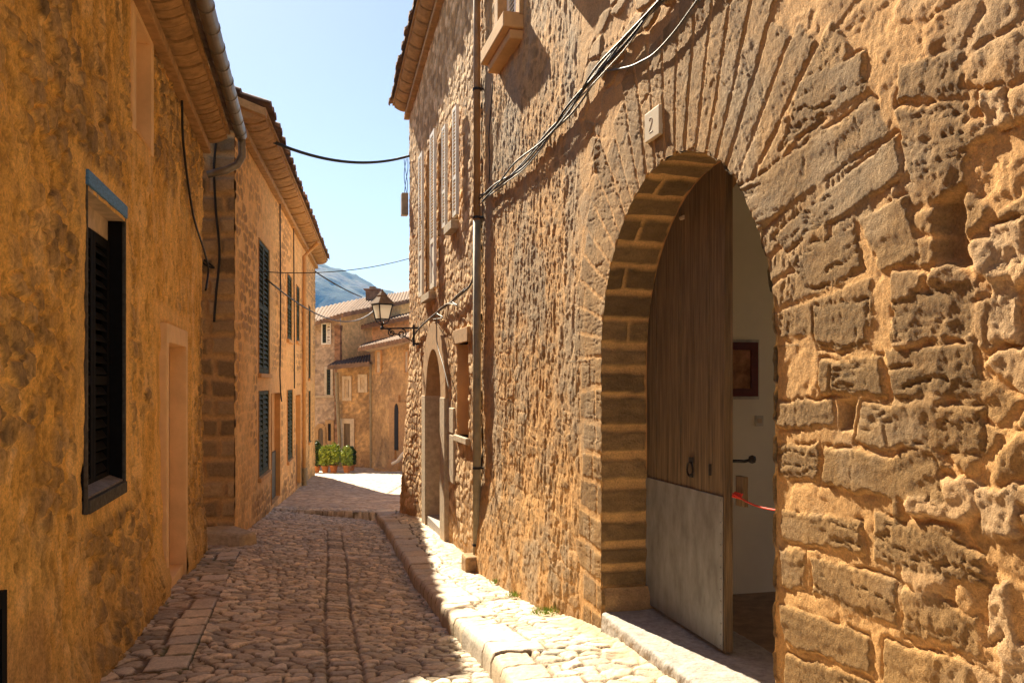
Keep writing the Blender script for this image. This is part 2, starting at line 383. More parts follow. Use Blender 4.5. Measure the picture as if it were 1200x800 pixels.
    blocks=[(Z1([(872,62),(1060,30),(1072,195),(922,243)]),0,1),
      (Z1([(785,335),(912,268),(938,432),(842,478)]),1,1.3),
      (Z1([(616,432),(778,347),(798,460),(652,515)]),1,1.),
      (Z1([(672,552),(812,538),(818,662),(680,668)]),1,.9),
      (Z1([(872,545),(1072,475),(1080,628),(882,638)]),0,.8),
      (Z1([(852,662),(1085,640),(1096,775),(868,782)]),1,1.2),
      (Z1([(690,692),(842,680),(852,790),(692,782)]),1,.9),
      (Z2([(576,84),(725,80),(730,152),(578,155)]),1,.9),
      (Z2([(790,95),(1098,92),(1102,222),(776,195)]),1,1.3),
      (Z2([(577,190),(692,195),(685,288),(582,280)]),1,.9),
      (Z2([(702,205),(975,225),(1022,342),(800,320),(697,292)]),0,1.4),
      (Z2([(586,352),(790,380),(800,470),(592,440)]),1,.9),
      (Z2([(822,362),(1100,470),(1108,560),(818,488)]),1,1.4),
      (Z2([(662,478),(878,532),(880,655),(667,568)]),1,1.),
      (Z2([(586,450),(652,465),(655,562),(592,548)]),1,.9),
      (Z2([(892,540),(1088,622),(1094,735),(892,670)]),0,1.2),
      (Z2([(586,590),(808,672),(815,782),(600,690)]),1,1.1),
      (Z2([(842,682),(1078,750),(1078,860),(846,860)]),1,1.),
      (Z2([(722,-8),(842,-4),(855,74),(722,70)]),1,.9),
      (Z2([(862,2),(1088,0),(1092,74),(874,80)]),1,1.1),
      (Z2([(600,712),(820,795),(820,880),(600,830)]),1,1.),
      (Z1([(1092,10),(1160,0),(1172,90),(1100,108)]),2,1.6),
      (Z1([(1112,352),(1210,330),(1205,440),(1120,460)]),2,1.3),
      (Z1([(1112,492),(1190,480),(1195,650),(1118,655)]),2,1.2),
      (Z2([(1076,302),(1190,292),(1195,432),(1100,430)]),2,1.5),
      (Z2([(1102,542),(1170,530),(1178,690),(1105,690)]),2,1.4),
      (Z2([(1135,690),(1215,680),(1215,850),(1140,850)]),2,1.4)]
    rng=random.Random(5)
    # voussoir-like slanted blocks upper right
    blocks+=[(Z1([(572,385),(880,112),(903,225),(605,418)]),3,1.1),
             (Z1([(490,262),(820,25),(868,108),(540,368)]),3,1.0),
             (Z1([(890,-60),(1050,-95),(1062,20),(880,48)]),0,1.),
             (Z1([(640,-10),(800,-90),(815,15),(600,150)]),3,.9)]
    for poly,kind,thk in blocks:
        P=np.array([WR.hit(*p) for p in poly]); lo=P.min(0)-.06; hi=P.max(0)+.06
        msk=(S>lo[0])&(S<hi[0])&(Z>lo[1])&(Z<hi[1])
        if not msk.any(): continue
        s=Sw[msk]; z=Zw[msk]; d=convex_in(s,z,P)
        e=P[1]-P[0]; L=np.hypot(*e); ex=e/L; c=P.mean(0)
        u=(s-c[0])*ex[0]+(z-c[1])*ex[1]; v=-(s-c[0])*ex[1]+(z-c[1])*ex[0]
        sd=rng.randrange(999); t=.85+.3*rng.random()
        k=ss(0,.010,d+(fbm(s*40,z*40,sd,3)-.5)*.020)
        ov=H[msk]
        if kind==2: rel=(fbm(u*16,v*16,sd,6,.7)-.5)*.045; cc=pale*1.05
        elif kind==0: rel=bed(u,v,sd,.7); cc=stone*1.02
        else: rel=bed(u,v,sd,1.15); cc=stone
        base=(fbm(s*1.3,z*1.3,3)-.5)*.05
        tilt=rng.uniform(-.06,.06)*u+rng.uniform(-.06,.06)*v
        H[msk]=ov*(1-k)+k*(base+.016*thk+rel+tilt*.5)-.016*np.exp(-((d+.003)/.006)**2)*ss(.35,.6,fbm(s*7,z*7,sd+31,3))
        patch=np.clip(.72+.7*(fbm(s*7,z*7,sd+9,3)),0,1)
        C[msk]=C[msk]*(1-(k*.9*patch)[:,None])+cc*(t+(fbm(u*8,v*30,sd+1,3)[:,None]-.5)*.5)*(k*.9*patch)[:,None]
    # missing stone: deep recess
    for poly,dp in ((Z1([(972,292),(1058,252),(1068,448),(988,468)]),.07),(Z2([(735,85),(780,82),(770,170),(738,165)]),.06)):
        P=np.array([WR.hit(*p) for p in poly]); d=convex_in(Sw,Zw,P)
        k=ss(-.005,.025,d); H=H*(1-k)+(-dp+(fbm(S*12,Z*12,88)-.5)*.03)*k
        C=mix(C,np.broadcast_to(C3(.34,.22,.10),sh+(3,)),k*.7)
    # big rough relief at far right edge
    H+=rough_right*((fbm(S*13,Z*13,91,6,.7)-.5)*.045)
    C=mix(C,C*np.array([1.02,1.0,1.0]),rough_right)
    H+=(fbm(S*55,Z*55,92,3,.6)-.5)*.005
    # dirt near the foot, greyer patches left of arch
    gp=left*ss(.5,.7,fbm(S*2.2,Z*1.4,95,3))*.55
    C=mix(C,np.broadcast_to(C3(.36,.29,.20),sh+(3,)),gp)
    C=C*(.86+.28*fbm(S*2.3,Z*2.3,98,4))[...,None]; gy=ss(.55,.75,fbm(S*3.1,Z*3.1,99,4))*.45; C=mix(C,np.broadcast_to(C3(.40,.30,.19),sh+(3,)),gy)
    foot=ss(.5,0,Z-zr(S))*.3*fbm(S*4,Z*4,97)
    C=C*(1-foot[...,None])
    return H,C
s=lin([(-1.2,1.6,.05),(1.6,4.0,.0068),(4.0,5.4,.0085),(5.4,SA,.0115)],(RC-RR,RC+RR))
z=lin([(-2.3,-1.75,.03),(-1.75,2.1,.0075),(2.1,4.0,.011),(4.0,5.6,.05)])
WAs0,WAz0=WR.hit(612,30); 
wa=(6.92,7.58,3.05,4.3)    # upper window opening
S,Z=np.meshgrid(s,z)
H,Cc=wall_A(S,Z)
hole=[lambda a,b:sd_arch(a,b+0.0,RC,RR,SPR,-3)+(fbm(a*5,b*5,101,3)-.5)*.03,
      lambda a,b:sd_rect(a,b,*wa)]
keep,S,Z=carve(S,Z,hole)
# batter near the foot
bat=-.10*np.clip((-.9-Z),0,1)*ss(5.3,6.3,S)
H=H*(.50*ss(5.4,4.9,S)+.26*ss(4.9,5.4,S)+.0*S)
X,Y,ZZ=WR.pts(S,Z,-H+bat)
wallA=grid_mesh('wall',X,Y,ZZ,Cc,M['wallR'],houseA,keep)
# reveal of the arch (left jamb and soffit), striped
Lj=SPR-(-1.75); LA=math.pi*RR
l=np.arange(0,Lj+LA+Lj,.0125); q=np.arange(0,.301,.0115)
LL,Q=np.meshgrid(l,q)
per=.165; ll=LL/per+(fbm(LL*1.1,Q*.4,111,3)-.5)*1.2; k=np.floor(ll); fr=ll-k; jk=_h(k,k*0,112)
st=ss(.0,.07,np.minimum(fr-.08-.14*jk,.97-.10*_h(k,k*0,117)-fr)+(fbm(LL*16,Q*9,113,3)-.5)*.12)
st=st*ss(.305,.288,Q+(fbm(LL*7,Q*3,118,3)-.5)*.05); st=st*(1-ss(.012,.004,np.abs(Q-.10-.12*jk)+(fbm(LL*20,Q*20,119,2)-.5)*.01)*(_h(k,k*0,120)>.78))
HH=st*.016+(fbm(LL*14,Q*14,114,4)-.5)*.016+st*(fbm(LL*45,Q*8,116,3)-.5)*.012
CC=mix(np.broadcast_to(C3(.62,.37,.14),LL.shape+(3,)),(C3(.18,.115,.05)*(.6+1.1*jk)[...,None])*(.55+.9*fbm(LL*30,Q*12,115,5,.65)[...,None]),st*.92)
rad=RR+.012-HH
a=np.clip((LL-Lj)/RR,0,math.pi)
ext=np.maximum(LL-Lj-LA,0)
wob=(fbm(np.zeros_like(LL)+RC,0*LL,101,3)-.5)*0
Sx=RC+np.cos(a)*rad; Zx=np.where(LL<Lj,-1.75+LL,np.where(LL>Lj+LA,SPR-ext,SPR+np.sin(a)*rad))
X,Y,ZZ=WR.pts(Sx,Zx,Q-.012)
grid_mesh('door_reveal',X,Y,ZZ,CC,M['wallR'],houseA)
# rebate behind leaf
mb=MB()
n=28
def archpts(r,z0):
    return [(RC+r,z0)]+[(RC+math.cos(math.pi*i/n)*r,SPR+math.sin(math.pi*i/n)*r) for i in range(n+1)]+[(RC-r,z0)]
A0=archpts(RR+.0,-1.45); A1=archpts(RR+.09,-1.45)
V=[];Fc=[]
for (a_,b_) in zip(A0,A1):
    V+= [WR.p(a_[0],a_[1],.288),WR.p(b_[0],b_[1],.288),WR.p(b_[0],b_[1],.6)]
for i in range(len(A0)-1):
    Fc+=[(3*i,3*i+1,3*i+4,3*i+3),(3*i+1,3*i+2,3*i+5,3*i+4)]
mb.add(V,Fc); mb.build('door_rebate',M['plo'],houseA)
# left door leaf (closed)
leaf=MB(); sheet=MB()
D0=.292; 
def archtop(s_,r=RR+.055):
    t=r*r-(s_-RC)**2; return SPR+math.sqrt(max(t,0.0001)) if s_<RC+r else SPR
s0=WR.s_(849,D0); s1=RC+RR+.045; npl=6
pole=[]
for i in range(npl):
    a=s0+(s1-s0)*i/npl+.0025; b=s0+(s1-s0)*(i+1)/npl-.0045; dd=.004*random.random()
    m=6; top=[(a+(b-a)*j/m) for j in range(m+1)]
    poly=[WR.p(a,-1.365,D0+dd),WR.p(b,-1.365,D0+dd)]+[WR.p(x,archtop(x),D0+dd) for x in top[::-1]]
    leaf.prism(poly,Vector((WR.n[0],WR.n[1],0))*.035)
door=leaf.build('door_leaf',M['wood'],houseA)
door['label']='closed left leaf of weathered brown planks'
# painted light spot, knocker, lock
zt=WR.hit(764,560,D0)[1]; zt2=WR.hit(852,583,D0)[1]
b=MB(); b.box8([WR.p(s0+.01,-1.36,D0-.008),WR.p(s1-.005,-1.36,D0-.008),WR.p(s1-.005,-1.36,D0-.001),WR.p(s0+.01,-1.36,D0-.001),
                WR.p(s0+.01,zt2,D0-.008),WR.p(s1-.005,zt,D0-.008),WR.p(s1-.005,zt,D0-.001),WR.p(s0+.01,zt2,D0-.001)])
for i in range(14):
    zz=-1.34+i*.057; b.obox(WR.p(s0+.022,zz,D0-.010),(.004,0,0),(0,.004,0),(0,0,.004)); 
b.build('kick_plate',M['metal'],door,bevel=.002)
b=MB(); b.wbox(WR,s0-.008,s0+.0,-1.365,archtop(s0)-.02,D0-.004,D0+.042); b.build('edge_strip',M['wood'],door)
ks,kz=WR.hit(812,545,D0)
b=MB(); b.tube([WR.p(ks+.034*math.cos(t),kz-.02+.04*math.sin(t),D0-.018) for t in np.linspace(0,2*math.pi,19)],.006,6); b.obox(WR.p(ks,kz+.03,D0-.012),(.012,0,0),(0,.012,0),(0,0,.016)); b.obox(WR.p(ks,kz-.055,D0-.01),(.01,0,0),(0,.008,0),(0,0,.01))
b.build('door_knocker',M['iron'],door,smooth=False)
ks,kz=WR.hit(833,550,D0); b=MB(); b.obox(WR.p(ks,kz,D0-.004),(.008,0,0),(0,.004,0),(0,0,.03)); b.build('keyhole_plate',M['iron'],door)
b=MB(); b.wbox(WR,s0-.10,s0-.024,-.62,-.47,D0+.05,D0+.075); b.build('lock_box',M['wood'],door)
b=MB(); b.tube([WR.p(s0+.02,-.40,D0+.05),WR.p(s0-.02,-.40,D0+.10),WR.p(s0-.08,-.385,D0+.11)],.008,8); b.lathe(WR.p(s0-.08,-.385,D0+.11),[(0,-.022),(.017,-.015),(.020,0),(.017,.015),(0,.022)],10); b.build('handle',M['iron'],door)
# spot of light on the leaf, put in as a pale disc
ks,kz=WR.hit(800,255,D0); b=MB(); b.tube([WR.p(ks-.02,kz,D0-.001),WR.p(ks+.02,kz,D0-.001)],[.012,.012],10); b.build('painted_light_spot',M['pale'],door)
# threshold step
def rough_block(name,W,s0,s1,z0,z1,d0,d1,m,parent,amp=.006,seed=1,col=(.4,.4,.4),step=.02):
    """closed block whose street face and top are rough grids"""
    # profile path across: front bottom -> front top -> back top
    hz=max(2,int((z1-z0)/step)); hd=max(2,int((d1-d0)/step)); ns=max(3,int((s1-s0)/step))
    path=[(z0+(z1-z0)*i/hz,d0) for i in range(hz)]+[(z1,d0+(d1-d0)*i/hd) for i in range(hd+1)]+[(z1-(z1-z0),d1)]
    P=np.array(path); sv=np.linspace(s0,s1,ns+1)
    SS,I=np.meshgrid(sv,np.arange(len(P))); ZZ=P[I,0]; DD=P[I,1]
    L=np.arange(len(P))*step
    nz=(fbm(SS*12,L[I]*12,seed,5,.6)-.5)*2*amp
    r=.012; kz=np.exp(-((ZZ-z1)**2+(DD-d0)**2)/(r*r))*r*.5
    X,Y,Z_=W.pts(SS,ZZ+np.where(DD>d0+1e-6,nz,0)-kz,DD-np.where(DD<=d0+1e-6,nz*1.6,0)+kz)
    o=grid_mesh(name,X,Y,Z_,np.ones(X.shape+(3,))*np.array(col)*(.8+.4*fbm(SS*9,ZZ*9+DD*9,seed+7))[...,None],m,parent); return o
rough_block('threshold_step',WR,RC-RR-.35,RC+RR-.06,-1.75,-1.385,-.035,.55,M['step'],houseA,amp=.007,step=.0125)
q=lin([(0,.30,.012)]); zz_=lin([(-1.7,-1.25,.012)]); Q,Zq=np.meshgrid(q,zz_); hh=(fbm(Q*9,Zq*9,131,5,.6)-.5)*.03-.03*np.exp(-((Zq+1.25)/.03)**2)
X,Y,ZZ=WR.pts(RC+RR-.05-hh,Zq,Q-.005); grid_mesh('jamb_foot',X,Y,ZZ,C3(.50,.31,.14)*(.7+.6*fbm(Q*7,Zq*7,132,4))[...,None],M['wallR'],houseA)
# room
b=MB(); n_=.60; 
b.wbox(WR,2.2,5.14,-1.55,-1.40,.5,4.5); b.build('room_floor',M['floor'],houseA)
b=MB(); b.wbox(WR,5.12,5.3,-1.4,1.9,n_-.06,4.5); b.wbox(WR,2.0,2.2,-1.4,1.9,n_,4.5); b.wbox(WR,4.6,5.12,-1.4,1.9,4.3,4.5); b.wbox(WR,2.2,3.2,-1.4,1.9,4.3,4.5); b.wbox(WR,3.2,4.6,.8,1.9,4.3,4.5)  # rear side left open, unseen, added to let sky light brighten the room
b.build('room_wall',M['room'],houseA)
b=MB(); b.wbox(WR,2.0,5.3,1.9,2.0,n_,4.5); b.build('room_ceiling',M['room'],houseA)
# wall thickness around the door on the inside
b=MB()
b.wbox(WR,-1.2,RC-RR-.1,-2,5.5,.12,.598); b.wbox(WR,RC+RR+.1,wa[0]-.02,-2,5.5,.12,.598); b.wbox(WR,RC-RR-.1,RC+RR+.1,SPR+RR+.1,5.5,.12,.598)
b.wbox(WR,wa[0]-.02,wa[1]+.02,-2,wa[2]-.02,.12,.598); b.wbox(WR,wa[0]-.02,wa[1]+.02,wa[3],5.5,.12,.598); b.wbox(WR,wa[1]+.02,SA-.02,-2,5.5,.12,.598)
b.build('wall_core',M['room'],houseA)
b=MB(); b.wbox(WR,-1.2,2.35,-2.2,5.5,4.6,4.8); b.wbox(WR,4.65,SA-.03,-2.2,5.5,4.6,4.8); b.wbox(WR,2.35,4.65,1.0,5.5,4.6,4.8); b.wbox(WR,-1.3,-1.15,-2.2,5.5,.02,4.8); b.wbox(WR,SA-.2,SA-.03,-2,5.5,.6,4.6)  # unseen opening behind the room, added to bring daylight inside
b.build('rear_wall',M['plo'],houseA)
b=MB(); P=[WR.p(-1.6,5.45,-.45),WR.p(SA-.05,5.45,-.45),WR.p(SA-.05,6.6,2.3),WR.p(-1.6,6.6,2.3)]; Q=[WR.p(-1.6,5.45,5.1),WR.p(SA-.05,5.45,5.1)]
b.prism(P,(0,0,.12)); b.prism([P[3],P[2],Q[1],Q[0]],(0,0,.12)); b.build('roof',M['clay'],houseA)
# upper window A
win=MB(); t=.13
win.wbox(WR,wa[0]-t,wa[0],wa[2]-.02,wa[3],-.035,.22); win.wbox(WR,wa[1],wa[1]+t,wa[2]-.02,wa[3],-.035,.22); win.wbox(WR,wa[0]-t,wa[1]+t,wa[3],wa[3]+.16,-.036,.22)
w=win.build('window',M['trimo'],houseA,bevel=.008)
b=MB(); dshutter(b,WR,wa[0]+.005,(wa[0]+wa[1])/2-.003,wa[2],wa[3]-.005,.05,slat=.04); b.build('shutter',M['white'],w)
b=MB(); dshutter(b,WR,(wa[0]+wa[1])/2+.003,wa[1]-.005,wa[2],wa[3]-.005,.05,slat=.04); b.build('shutter',M['white'],w)
b=MB(); b.wbox(WR,wa[0],wa[1],wa[2],wa[3],.16,.2); b.build('pane',M['dark'],w)
b=MB(); b.wbox(WR,6.80,7.70,2.92,3.05,-.17,.04); b.wbox(WR,6.83,7.67,2.84,2.918,-.11,.04)
sill=b.build('sill',M['plo'],w,bevel=.012)
# a second, higher window beyond the top edge of the picture
w2=MB(); wb=(5.1,5.8,3.05,4.3); w2.wbox(WR,wb[0]-t,wb[1]+t,wb[2],wb[3],-.045,.0)
w_=w2.build('window',M['trimo'],houseA,bevel=.008)
b=MB(); b.wbox(WR,wb[0]-.1,wb[1]+.12,wb[2]-.14,wb[2],-.17,.02); b.build('sill',M['plo'],w_,bevel=.01)
b=MB(); dshutter(b,WR,wb[0],(wb[0]+wb[1])/2-.002,wb[2]+.02,wb[3]-.1,-.08); dshutter(b,WR,(wb[0]+wb[1])/2+.002,wb[1],wb[2]+.02,wb[3]-.1,-.08); b.build('shutter',M['white'],w_)

# ================================================================== HOUSE B (white shutters), right
SB0,SB1=SA,14.12
houseB=empty('stone_house',WR.p(11,-2,2),'rubble stone house with white louvred shutters, just beyond the straight downpipe','house')
def rubble(S,Z,cw,ch,seed,mort,st,pal,hh=.03):
    sh=S.shape
    Sw=S+(fbm(S*8,Z*8,seed)-.5)*.07; Zw=Z+(fbm(S*8,Z*8,seed+1)-.5)*.06
    f1,f2,cid,cx,cy=worley(Sw/cw,Zw/ch,seed+2,.85)
    e=ss(.04,.25,f2-f1)
    H=e*hh*(.3+cid)+(fbm(S*9,Z*9,seed+3,5,.6)-.5)*.03+(fbm(S*40,Z*40,seed+4,3)-.5)*.010+e*(cx*(cid-.5)+cy*(.4-cid))*.03
    tn=.7+.6*_h(np.floor(cid*9973),np.floor(cid*77),seed)
    cst=mix(np.broadcast_to(st,sh+(3,)),np.broadcast_to(pal,sh+(3,)),ss(.35,.75,cid))*tn[...,None]
    C=mix(np.broadcast_to(mort,sh+(3,)),cst,e*.85)
    return H,C,e,cid
# openings
wins=[]
def opn(x0,x1,y0,y1):
    a,za=WR.hit(x1,y0); bb,zb=WR.hit(x0,y1)
    return a,bb,za,zb
w1=(WR.s_(510.5),WR.s_(501.5)); z1a=WR.hit(505,345)[1]; z1b=WR.hit(505,172)[1]
w2_=(WR.s_(538),WR.s_(530)); z2a=WR.hit(534,262)[1]; z2b=WR.hit(534,140)[1]
w3=(WR.s_(550),WR.s_(537)); z3a=WR.hit(543,511)[1]; z3b=WR.hit(543,402)[1]
dr=(WR.s_(521),WR.s_(503)); 
dc=(dr[0]+dr[1])/2; drr=(dr[1]-dr[0])/2; dspr=WR.hit(512,408)[1]-drr
s=lin([(SB0,SB1,.017)],(w1[0],w1[1],w2_[0],w2_[1],w3[0],w3[1],dr[0],dr[1])); z=lin([(-2.5,3.6,.0165),(3.6,5.4,.03)])
S,Z=np.meshgrid(s,z)
H,Cc,e_,cid_=rubble(S,Z,.155,.105,201,C3(.62,.35,.13),C3(.36,.21,.09),C3(.78,.54,.30),.035)
hole=[lambda a,b:sd_rect(a,b,w1[0],w1[1],z1a,z1b),lambda a,b:sd_rect(a,b,w2_[0],w2_[1],z2a,z2b),lambda a,b:sd_rect(a,b,w3[0],w3[1],z3a,z3b),
      lambda a,b:sd_arch(a,b,dc,drr,dspr,-3)]
keep,S,Z=carve(S,Z,hole)
bat=-.16*ss(12.9,14.1,S)*np.clip((.4-Z)/2.5,0,1)
X,Y,ZZ=WR.pts(S,Z,-H*.3+bat); 
grid_mesh('wall',X,Y,ZZ,Cc,M['wallB'],houseB,keep)
# end wall facing away (corner) + core
s=np.arange(0,5.0,.05); z=lin([(-2.5,5.0,.05)]); S,Z=np.meshgrid(s,z); H,Cc,_,_=rubble(S,Z,.16,.11,231,C3(.62,.35,.13),C3(.36,.21,.09),C3(.78,.54,.30),.03)
P=WR.pts(SB1+.0*S+H*ss(0,.15,S)-.0,Z,S-.16*np.clip((.4-Z)/2.5,0,1)*ss(.5,0,S)); grid_mesh('end_wall',P[0],P[1],P[2],Cc,M['wallB'],houseB)
b=MB()
b.wbox(WR,SB0+.02,SB1-.05,-2.3,4.5,.45,.6); b.wbox(WR,SB0+.02,SB0+.2,-2.3,4.8,.1,4.8); b.wbox(WR,SB0+.2,SB1-.05,-2.3,4.8,4.6,4.8)
b.build('wall_core',M['dark'],houseB)
def recess(W,parent,s0,s1,z0,z1,dep,m,name='window_recess'):
    f=-.014; V=[W.p(s0,z0,f),W.p(s1,z0,f),W.p(s1,z1,f),W.p(s0,z1,f),W.p(s0,z0,dep),W.p(s1,z0,dep),W.p(s1,z1,dep),W.p(s0,z1,dep)]
    return MB().add(V,[(0,1,5,4),(1,2,6,5),(2,3,7,6),(3,0,4,7)]).build(name,m,parent)
for (a,bb,za,zb,tall) in ((w1[0],w1[1],z1a,z1b,True),(w2_[0],w2_[1],z2a,z2b,False)):
    b=MB(); V=[WR.p(a,za,-.01),WR.p(bb,za,-.01),WR.p(bb,zb,-.01),WR.p(a,zb,-.01),WR.p(a,za,.3),WR.p(bb,za,.3),WR.p(bb,zb,.3),WR.p(a,zb,.3)]
    b.add(V,[(0,1,5,4),(1,2,6,5),(2,3,7,6),(3,0,4,7)]); w=b.build('window',M['plo'],houseB)
    b=MB(); b.wbox(WR,a,bb,za,zb,.22,.26); b.build('pane',M['dark'],w)
    b=MB(); b.wbox(WR,a-.03,bb+.03,za-.10,za,-.10,.1); b.build('sill',M['trimg'],w,bevel=.006)
    wd=(bb-a)*.52
    b=MB(); dshutter(b,WR,a-wd-.03,a-.03,za+.02,zb+.02,-.085,slat=.04,rails=(.3,) if tall else (.35,),panel=0 if tall else None); b.build('shutter',M['white'],w)
    b=MB(); dshutter(b,WR,bb+.03,bb+.03+wd,za+.02,zb+.02,-.085,slat=.04,rails=(.3,) if tall else (.35,),panel=0 if tall else None); b.build('shutter',M['white'],w)
# plain small window recess with sill
w=recess(WR,houseB,w3[0],w3[1],z3a,z3b,.3,M['plo'],'window')
b=MB(); b.wbox(WR,w3[0],w3[1],z3a,z3b,.2,.24); b.build('shutter',M['plo'],w)
b=MB(); b.wbox(WR,w3[0]-.05,w3[1]+.05,z3a-.07,z3a,-.05,.15); b.build('sill',M['trimg'],w,bevel=.006)
b=MB(); b.wbox(WR,w3[0]-.1,w3[1]+.12,z3b,z3b+.16,-.045,.1); b.build('lintel',M['trimo'],w,bevel=.006)
# arched door B : surround upper orange / lower grey
def arch_ring(b,W,c,r0,r1,spr,d0,d1,n=14):
    for i in range(n):
        a0=math.pi*i/n;a1=math.pi*(i+1)/n
        P=[(c+math.cos(a)*r,spr+math.sin(a)*r*(1.0)) for a,r in ((a0,r0),(a0,r1),(a1,r1),(a1,r0))]
        b.add([W.p(x,z,d) for d in (d0,d1) for x,z in P],[(0,1,2,3),(7,6,5,4),(0,4,5,1),(1,5,6,2),(2,6,7,3),(3,7,4,0)])
zmid=WR.hit(512,464)[1]
b=MB(); sw=.36; arch_ring(b,WR,dc,drr-.01,drr+sw,dspr,-.05,.22); b.wbox(WR,dr[0]-sw,dr[0]+.01,zmid,dspr,-.05,.22); b.wbox(WR,dr[1]-.01,dr[1]+sw,zmid,dspr,-.05,.22)
ds_=b.build('door_surround',M['trimo'],houseB,bevel=.006)
b=MB(); b.wbox(WR,dr[0]-sw+.02,dr[0]+.012,-2.3,zmid-.004,-.062,.22); b.build('jamb_stone',M['trimg'],ds_,bevel=.008)
b=MB(); b.wbox(WR,dr[1]-.012,dr[1]+sw-.02,-2.3,zmid-.004,-.062,.22); b.build('jamb_stone',M['trimg'],ds_,bevel=.008)
b=MB(); b.wbox(WR,dr[0]-sw-.42,dr[0]-sw+.015,-1.2,-.62,-.028,.1); b.wbox(WR,dr[0]-sw-.40,dr[0]-sw+.01,-.61,-.3,-.028,.1); b.build('quoin',M['trimg'],ds_,bevel=.015)
b=MB(); P=[WR.p(dr[0],-2.0,.25),WR.p(dr[1],-2.0,.25)]+[WR.p(dc+math.cos(math.pi*(1-i/12))*drr*-1,dspr+math.sin(math.pi*i/12)*drr,.25) for i in range(13)]
b.prism([WR.p(dr[0],-2.1,.26),WR.p(dr[1],-2.1,.26)]+[WR.p(dc+math.cos(math.pi*i/12)*drr,dspr+math.sin(math.pi*i/12)*drr,.26) for i in range(13)],Vector((*WR.n,0))*.05)
b.build('door',M['plo'],houseB)
b=MB(); b.wbox(WR,dr[0]-.02,dr[1]+.02,-2.3,-1.86,-.04,.3); b.build('door_step',M['step'],houseB,bevel=.01)
# eave B, descending a little along the street
def eave(parent,A,Bv,outdir,over,th,m_soff,m_tile,nb,tile_w=.2,rise=.35,depth=3.0):
    """A,B: wall-top points (near, far); outdir unit 2D vector to the street"""
    A=Vector(A);Bv=Vector(Bv); o=Vector((outdir[0],outdir[1],0)); u=(Bv-A); L=u.length; un=u/L
    b=MB()
    # stepped moulding courses
    for k,(o0,zt,zb) in enumerate(((.09,-.17,-.25),)):
        b.box8([A+Vector((0,0,zb)),Bv+Vector((0,0,zb)),Bv+o*o0+Vector((0,0,zb)),A+o*o0+Vector((0,0,zb)),A+Vector((0,0,zt)),Bv+Vector((0,0,zt)),Bv+o*o0+Vector((0,0,zt)),A+o*o0+Vector((0,0,zt))])
    b.build('cornice',m_soff,parent,bevel=.01)
    # soffit blocks with gaps
    b=MB()
    for i in range(nb):
        a=A+u*(i+.08)/nb; c=A+u*(i+.90+.04*random.random())/nb; 
        jj=.02*random.random()
        n=5; P=[]
        for j in range(n+1):
            t=j/n; P.append((o*(.0+(over-.08)*t),-.13+.05*t*t-.02*math.sin(t*math.pi)+jj))
        V=[];
        for pos in (a,c):
            for (oo,zz) in P: V.append(pos+oo+Vector((0,0,zz)))
            for (oo,zz) in P[::-1]: V.append(pos+oo+Vector((0,0,.0)))
        m=len(P)*2
        b.add(V,[tuple(range(m)),tuple(range(2*m-1,m-1,-1))]+[(q,(q+1)%m,(q+1)%m+m,q+m) for q in range(m)])
    b.build('soffit_block',m_soff,parent)
    tile_sheet(parent,A-un*.08+o*over,Bv+un*.08+o*over,-o,rise,depth,m_tile,tile_w)
    b=MB(); b.box8([p+Vector((0,0,zz)) for zz in (-.03,.0) for p in (A,Bv,Bv+o*(over-.05),A+o*(over-.05))]); b.build('eave_board',m_soff,parent)
def tile_sheet(parent,P0,P1,inw,rise,depth,m,tw=.2,name='roof',thick=.05,seed=5):
    P0=Vector(P0);P1=Vector(P1); u=P1-P0; L=u.length; u/=L
    nt=max(2,int(round(L/tw))); tw=L/nt; per=8
    ns=nt*per+1; rows=[]; nr=max(3,int(depth/.33))
    ts=[]
    for r in range(nr): ts+=[r*.33,r*.33+.31,r*.33+.33-1e-4]
    V=[];Fc=[]
    rng=np.random.RandomState(seed); jit=rng.rand(nt+1,nr+1)
    for ri,t in enumerate(ts):
        row=min(int(t/.33+1e-6),nr-1); inn=t-row*.33
        for i in range(ns):
            x=i/per; k=int(x)%nt if x<nt else nt-1; ph=x-int(x)
            z=.055*abs(math.sin(math.pi*(x)))**.8 if (int(x)%2==0 or True) else 0
            j=jit[min(int(x),nt),row]
            z+=.03*(1-inn/.33)+.012*(j-.5)
            oo=(j-.5)*.05 if ri==0 else 0
            p=P0+u*(x*tw)+Vector(inw)*(t+oo)+Vector((0,0,t*rise+z))
            V.append(p)
    m1=len(V)
    for ri in range(len(ts)-1):
        for i in range(ns-1): a=ri*ns+i; Fc.append((a,a+1,a+1+ns,a+ns))
    # front lip : bottom line
    for i in range(ns):
        p=V[i].copy(); p.z=P0.z+(P1.z-P0.z)*(i/(ns-1))-.004+.032*abs(math.sin(math.pi*i/per))**.8; V.append(p)
    for i in range(ns-1): Fc.append((m1+i,m1+i+1,i+1,i))
    return MB().add(V,Fc).build(name,m,parent)
eA=WR.p(SB0+.05,5.40,0); eB=WR.p(SB1+.05,4.60,0)
eave(houseB,eA,eB,-WR.n,.33,.1,M['soffit'],M['clay'],17,rise=.32)
